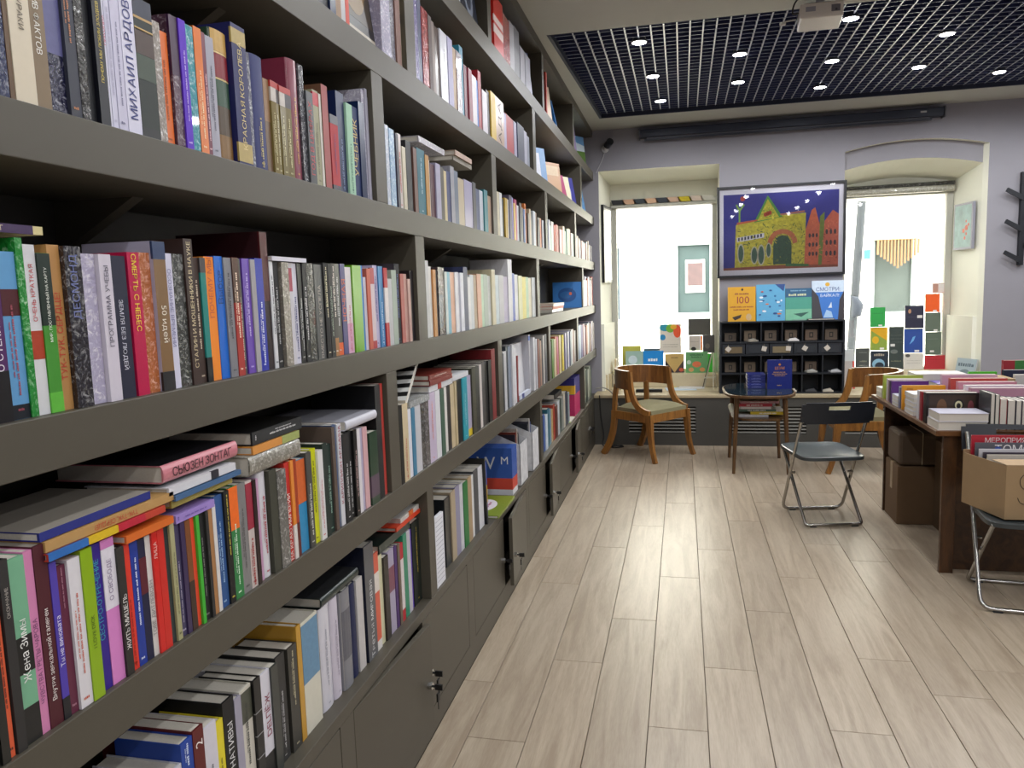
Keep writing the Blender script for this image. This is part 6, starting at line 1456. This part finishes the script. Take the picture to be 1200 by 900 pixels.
def brush(n, box, cols, lay, seed, nm):
    """many short dabs of paint"""
    r_ = random.Random(seed); mbs = MB(); y = 7.8358 - lay * .0004
    for k in range(n):
        a, b = r_.uniform(box[0], box[1]), r_.uniform(box[2], box[3]); l, t_, an = r_.uniform(.012, .03), r_.uniform(.004, .008), r_.uniform(0, 3.14)
        ca, sa = math.cos(an), math.sin(an); P = [(a + (u * l * ca - v * t_ * sa), b + (u * l * sa + v * t_ * ca) * 1.45) for u, v in ((-.5, -.5), (.5, -.5), (.5, .5), (-.5, .5))]
        mbs.prism([(ix + p * iw, iz + q * ih) for p, q in P], y, y + .0002, r_.randrange(len(cols)), ax='y'); y -= .000002
    o = part(mbs, nm, [mat(c, .6) for c in cols], pc); o['kind'] = 'stuff'
brush(240, (.12, .71, .06, .6), ['6a7424', 'd0c83c', '4c6a2c', '8a8a28', 'c8b428', '3a4a24'], 2.2, 5, 'paint_dabs')
brush(40, (.33, .46, .66, .82), ['6a8a2c', 'd8d048', '8a9a34'], 2.6, 6, 'paint_dabs')
brush(60, (.73, .99, .06, .6), ['d87a50', '8a3c2c', 'c8684a'], 2.6, 7, 'paint_dabs')
part(MB().box(fx0 + .02, fx1 - .02, 7.822, 7.8235, fz0 + .02, fz1 - .02), 'glazing', glassmat(), pc)
# ================================================================== projection screen, projector, camera, coat rack, niche pictures
ps_ = empty('projection_screen', (.94, 7.79, 2.95)); tag(ps_, 'rolled projection screen in long dark case under the ceiling', 'projection screen')
SD = mat('232a3a', .45, noise=.05, key='screen_case')
part(MB().box(-.40, 2.285, 7.755, 7.848, 2.975, 3.05), 'case', SD, ps_, bevel=.008); part(MB().box(-.35, 2.19, 7.77, 7.79, 2.945, 2.962), 'weight_bar', mat('1a1f2c', .5), ps_)
part(MB().box(-.33, 2.17, 7.779, 7.781, 2.962, 2.976), 'screen_fabric', mat('6a6a70', .8), ps_)
for x in (-.405, 2.285): part(MB().box(x, x + .012, 7.75, 7.848, 2.965, 3.058), 'end_cap', mat('4a4c52', .5), ps_)
part(MB().box(2.09, 2.14, 7.7535, 7.756, 3.01, 3.025), 'badge', mat('b8b8b8', .4), ps_)
pj = empty('projector', (.75, 4.74, ZC)); tag(pj, 'white projector hanging from the plain ceiling edge', 'projector')
WH = mat('c8c2bc', .45, noise=.02, key='proj_white')
part(MB().prism([(.632, 4.62), (.852, 4.62), (.872, 4.86), (.648, 4.86)], 2.952, 3.03), 'body', WH, pj, bevel=.008)
part(MB().disc((.70, 4.84, 2.985), .03, 20, (0, 1, 0), .035), 'lens_ring', mat('b0a89c', .4), pj, smooth=True); part(MB().disc((.70, 4.872, 2.985), .022, 16, (0, 1, 0), .006), 'lens', mat('101014', .05, spec=1.), pj)
part(MB().box(.79, .835, 4.618, 4.6205, 2.975, 3.01), 'vent', mat('6a6870', .6), pj); part(MB().disc((.815, 4.621, 2.985), .006, 10, (0, -1, 0), .003), 'socket', mat('101010', .5), pj)
part(MB().box(.66, .71, 4.618, 4.6205, 2.985, 3.01), 'label_plate', mat('8a8a94', .6), pj)
part(MB().box(.66, .86, 4.66, 4.8, 3.031, 3.042).disc((.75, 4.74, 3.04), .02, 14, (0, 0, 1), .049), 'mount', mat('c8c8cc', .5), pj)
part(MB().tube(fillet([(.63, 4.68, 3.0), (.6, 4.72, 3.01), (.61, 4.7, 3.06), (.64, 4.68, 3.089)], .03), .005, 6), 'cable', mat('18181a', .5), pj)
part(MB().disc((.55, 4.8, 2.99), .01, 8, (1, .5, .2), .03).tube([(.57, 4.8, 3.0), (.63, 4.78, 3.0)], .004, 6), 'plug', mat('c8c8c8', .4), pj)
sc2 = empty('security_camera', (-.72, 7.84, 2.93)); tag(sc2, 'small white security camera on wall beside the bookcase', 'camera')
part(MB().disc((-.735, 7.849, 2.905), .035, 16, (0, -1, 0), .02), 'base', mat('d0d0d0', .5), sc2, smooth=True); part(MB().tube([(-.735, 7.83, 2.905), (-.705, 7.79, 2.935)], .025, 12), 'neck', mat('d0d0d0', .5), sc2, smooth=True)
part(MB().tube([(-.712, 7.8, 2.93), (-.675, 7.73, 2.955)], .036, 14), 'head', mat('15171c', .3), sc2, smooth=True)
part(MB().tube(fillet([(-.745, 7.845, 2.87), (-.77, 7.846, 2.8), (-.83, 7.846, 2.68)], .05), .004, 6), 'cable', mat('b8b8bc', .6), sc2)
cr = empty('coat_rack', (2.97, 7.83, 1.63)); tag(cr, 'black wall coat rack with slanted pegs', 'coat rack')
BK = mat('15181e', .5, key='rack_black')
part(MB().box(2.945, 2.985, 7.80, 7.848, 1.63, 2.45), 'upright_bar', BK, cr, bevel=.003)
for z in (2.2, 1.925, 1.65):
    part(MB().prism([(2.95, z), (2.95, z + .045), (2.83, z + .115), (2.815, z + .085)], 7.775, 7.8, ax='y'), 'peg', BK, cr)
for z in (2.32, 2.05, 1.78): part(MB().prism([(2.98, z), (3.115, z + .085), (3.1, z + .115), (2.98, z + .045)], 7.775, 7.8, ax='y'), 'peg', BK, cr)
jp = empty('niche_picture', (2.62, 8.1, 1.8)); tag(jp, 'small framed picture with coral flowers on arched niche jamb', 'picture')
jp.location = (2.642, 7.97, 1.8); jp.rotation_euler.z = math.radians(9.5)
MB().box(-.03, -.004, 0, .33, 0, .43).build('frame', mat('8a8a94', .5), jp); MB().box(-.031, -.03, .02, .31, .02, .41).build('print', mat('8fa8a4', .6, noise=.5, nscale=14), jp)
for k in range(7): r_ = random.Random(k + 40); MB().disc((-.031, r_.uniform(.06, .16), r_.uniform(.1, .28)), r_.uniform(.012, .028), 10, (-1, 0, 0), .0008).build('coral_flower', mat('c85c3c', .6), jp)
jl = empty('niche_picture', (-.79, 8.0, 1.6)); jl.location = (-.800, 7.93, 1.6); jl.rotation_euler.z = math.radians(-6); tag(jl, 'tall dark framed picture on jamb beside the bookcase', 'picture')
MB().box(.002, .03, 0, .42, 0, .78).build('frame', FB, jl); MB().box(.03, .031, .03, .39, .03, .75).build('print', mat('e0e0dc', .1, noise=.05), jl)
# ================================================================== things on the sills
WG = 'books displayed in the narrower window'; WR = 'books displayed in the arched window'
def wb(x, z, w, h, c, lab, art=None, y=8.33, g=WG, rz=0., tilt=-.06): return slab_book('book', w, h, .012, c, lab, 'book', (x, y, z), rz, tilt, art, g)
ZL = .6285
wb(-.64, ZL, .2, .29, 'b8b450', 'yellow-green book at window corner beside jamb', y=8.38); wb(-.6, ZL, .19, .235, '9cb8b0', 'pale landscape book before the yellow-green one', [('r', 0, 1, 0, .3, 'b8b070'), ('e', .4, .6, .25, .2, 'c8d8e0')], y=8.33)
wb(-.415, ZL, .215, .235, '1c88d8', 'bright blue book with white script title in window', [('m', .5, .6, .5, .14, 'e8f0f8')], y=8.33); wb(-.41, ZL, .17, .255, '5a6a70', 'slate book peeking above the bright blue one', y=8.4)
wb(-.185, ZL, .2, .2, 'c8a868', 'tan book with dark triangle corners in window', [('p', [(0, 0), (.5, 0), (0, .7)], '3c3438'), ('p', [(1, 0), (1, .7), (.5, 0)], '4a3c40'), ('m', .5, .8, .35, .06, '6a5434'), ('e', .85, .15, .12, .1, 'c85c44')], y=8.33)
wb(-.24, ZL + .205, .225, .31, 'dcd4c8', 'white book with rainbow paint splash above the tan one', [('e', .25, .88, .25, .12, '2c98b0'), ('e', .5, .85, .2, .14, '70b030'), ('e', .82, .75, .18, .22, 'e8582c'), ('e', .65, .9, .15, .08, 'e8b030'), ('e', .15, .55, .13, .1, '2c90c8'), ('m', .5, .3, .7, .03, 'b0a89c'), ('m', .5, .22, .7, .03, 'b0a89c')], y=8.36)
wb(.03, ZL, .228, .222, '6ca870', 'green book with orange flower print in window', [('e', .5, .4, .2, .14, 'e07850'), ('m', .5, .85, .6, .08, '3c7048'), ('m', .5, .75, .5, .08, '3c7048'), ('e', .15, .5, .1, .1, 'c0d8c8'), ('e', .75, .15, .12, .1, 'd89860'), ('e', .25, .15, .12, .1, 'd8a870')], y=8.3)
wb(.065, ZL + .228, .12, .158, 'cfc4bc', 'small pale book with dark blot and orange spine', [('e', .4, .12, .22, .14, '2c2826'), ('m', .5, .6, .7, .04, '9a9088')], y=8.36); wb(.186, ZL + .228, .02, .158, 'e8701c', 'thin orange book beside the small pale one', y=8.36)
wb(.208, ZL + .2, .12, .19, '4a4848', 'charcoal book above the bright green one in window', [('e', .4, .4, .2, .15, '6a6460')], y=8.36); wb(.258, ZL, .07, .198, '3cb838', 'bright green book half hidden by easel', y=8.34)
wb(.06, ZL + .39, .23, .175, '55544e', 'blank dark grey board above the window books', y=8.37, tilt=-.03)
# lean paper packets in the corner
for k in range(4): wb(-.79 + .045 * k, .4965, .035, .16 + .01 * (k % 2), ['cdbd9c', 'c8b894', 'd4c6a8', 'c6b592'][k], f'cream booklet by the window jamb, {["first", "second", "third", "fourth"][k]} from bookcase', y=7.9, g='cream booklets by the jamb', tilt=0)
o = slab_book('book', .1, .2, .01, 'd8d8dc', 'white leaflet leaning by the window jamb', 'leaflet', (-.6, 8.12, .5), math.radians(18), -.25, [('m', .5, .6, .6, .06, '8a9098'), ('m', .5, .4, .6, .06, '8a9098')])
slab_book('wooden_panel', .02, .3, .16, 'cdb68c', 'thin wooden panel leaning by the window jamb', 'panel', (-.7, 8.1, .497), math.radians(0), 0)
ez = empty('small_easel', (.27, 8.05, .496)); tag(ez, 'small pale metal easel beside the pigeonhole cabinet', 'easel')
EZ = mat('c8c4b4', .4, key='easel')
part(MB().tube([(.215, 8.08, .498), (.29, 8.02, .86)], .006, 8), 'leg', EZ, ez); part(MB().tube([(.30, 7.92, .498), (.3, 8.02, .86)], .006, 8), 'leg', EZ, ez); part(MB().tube([(.335, 8.08, .498), (.305, 8.03, .86)], .006, 8), 'leg', EZ, ez)
part(MB().box(.21, .33, 8.03, 8.05, .6, .612), 'ledge', EZ, ez); part(MB().tube([(.20, 8.06, .5), (.275, 8.0, .84)], .004, 6), 'dark_stay', mat('2a2a2c', .4), ez)
o = MB().box(0, .26, 0, .06, 0, .03).build('black_case', mat('1a1a1c', .4), None, (-.46, 7.74, .4955), bevel=.004); tag(o, 'long black case lying on the bench edge behind armchair', 'case')
for k, (x, y, w_, d_, c, lab, rz) in enumerate([(-.16, 7.86, .3, .22, 'c8d8e4', 'pale blue paper sheet on the window bench', .1), (-.05, 7.98, .26, .18, 'dcdcdc', 'white paper sheet on the window bench', -.1), (-.12, 8.1, .06, .05, 'd8c860', 'yellow note on the window bench', .2)]):
    o = MB().box(0, w_, 0, d_, 0, .004).build('paper_sheet', mat(c, .6, noise=.03), None, (x, y, .4965 + (.0045 if k == 1 else 0))); o.rotation_euler.z = rz; tag(o, lab, 'paper')
# arched window display
ZR = .6405
def price(): return [('r', .55, .8, .04, .12, 'e8e4e0')]
wb(1.84, ZR + .43, .138, .196, '2fa04a', 'green book topmost in its column in arched window', [('m', .5, .7, .7, .03, '1f7034')] + price(), g=WR); wb(1.845, ZR + .195, .16, .232, 'd8a41c', 'yellow book with sun drawing under the green one', [('p', [(0, .0), (1, .0), (1, .4), (.05, .85)], '8aa040'), ('e', .3, .45, .2, .16, 'e0b020')] + price(), g=WR)
wb(1.85, ZR, .168, .19, '26303c', 'dark book with white wave under the yellow one', [('e', .45, .3, .35, .28, '8ab4cc'), ('e', .5, .2, .25, .2, '26303c'), ('m', .5, .8, .6, .14, 'a89c8c')], g=WR)
wb(2.022, ZR, .135, .43, '38423f', 'tall dark green grey book beside the wave one', [('m', .5, .8, .8, .015, '5c6860'), ('m', .5, .72, .8, .015, '5c6860'), ('m', .5, .64, .8, .015, '5c6860'), ('r', .1, .4, .54, .6, 'd8d8d4'), ('m', .5, .2, .7, .02, '8a8a6c'), ('e', .35, .42, .25, .05, '68706c')], g=WR)
wb(1.71, ZR, .132, .22, '4c504e', 'grey book with pale arch drawing in arched window', [('m', .55, .8, .6, .05, '7c807c'), ('m', .55, .4, .5, .08, '8a8c78'), ('m', .55, .2, .6, .06, '7c807c')], g=WR); wb(1.58, ZR, .11, .21, 'c8ccd0', 'white book beside the grey arch one', g=WR); wb(1.5, .4965, .13, .27, 'b8b0ac', 'pale book leaning by pigeonhole cabinet', [('r', .85, 1, 0, 1, 'c84438')], y=7.95, g=WR, tilt=-.15)
wb(2.16, ZR + .41, .172, .226, '2c2c40', 'navy book with small emblem topmost in its column', [('e', .25, .75, .08, .1, 'b88c6c'), ('m', .5, .5, .7, .03, '4a4a60'), ('r', .65, .92, .45, .57, 'e0dcd8')], g=WR); wb(2.16, ZR + .165, .172, .243, '2c4c98', 'blue book with leaping fish under the navy one', [('p', [(.28, .35), (.45, .65), (.6, .7), (.5, .5)], '6aa8e0')] + price(), g=WR)
wb(2.16, ZR, .18, .162, 'd0ccc4', 'white book with round stamp at foot of column', [('e', .2, .85, .12, .1, '4a4844'), ('m', .5, .55, .7, .04, 'a8a49c'), ('m', .5, .4, .7, .04, 'a8a49c')], g=WR)
wb(2.35, ZR, .185, .14, 'b02c34', 'red book at foot of the tallest window column', [('m', .5, .7, .7, .05, '8a2028')], g=WR); wb(2.352, ZR + .143, .145, .227, '5c6a5c', 'sage book above the red one', [('m', .5, .7, .7, .03, '788478'), ('r', .3, .55, .12, .2, 'e0dcd8')], g=WR); wb(2.345, ZR + .373, .14, .19, '606c5e', 'sage book just under the orange one', price(), g=WR)
wb(2.34, ZR + .566, .13, .182, 'e85c1c', 'orange book topmost in the arched window', price(), g=WR)
o = wb(2.42, ZR + .75, .11, .1, 'c8b8b0', 'small card with two drawings on the window pane', [('r', .08, .45, .1, .9, 'b08878'), ('r', .52, .95, .1, .9, 'dcd8d4')], y=8.405, g=WR, tilt=0); o['category'] = 'card'; o.name = 'card'
slab_book('book', .22, .29, .015, 'a8b8c0', 'pale blue-grey book leaning against arched niche jamb', 'book', (2.5, 8.0, .497), math.radians(-62), -.2, [('m', .5, .8, .8, .12, '5c6c78'), ('e', .5, .5, .3, .15, '788890'), ('m', .5, .2, .8, .12, '6a3c50')])
slab_book('book', .1, .31, .015, '2c9478', 'teal book edge behind pigeonhole cabinet', 'book', (1.49, 8.35, ZR), 0, -.03)
# cables
cb1 = MB().tube(bez((-.84, 7.52, .56), (-.72, 7.5, .62), (-.62, 7.5, .5), (-.6, 7.53, .3), 14), .005, 6).build('power_cable', mat('8a8884', .5), None, smooth=True); tag(cb1, 'thin pale cable arching over the bench end', 'cable')
pts = [(-.8, 7.5, .5), (-.79, 7.49, .3), (-.76, 7.47, .1), (-.78, 7.44, .01), (-.66, 7.36, .008), (-.55, 7.42, .008), (-.62, 7.48, .008), (-.76, 7.46, .008), (-.7, 7.38, .016), (-.58, 7.46, .014)]
cb2 = MB().tube(fillet(pts, .06, 5), .006, 6).build('power_cable', mat('141414', .5), None, smooth=True); tag(cb2, 'black cable coiled on floor between bookcase and armchair', 'cable')
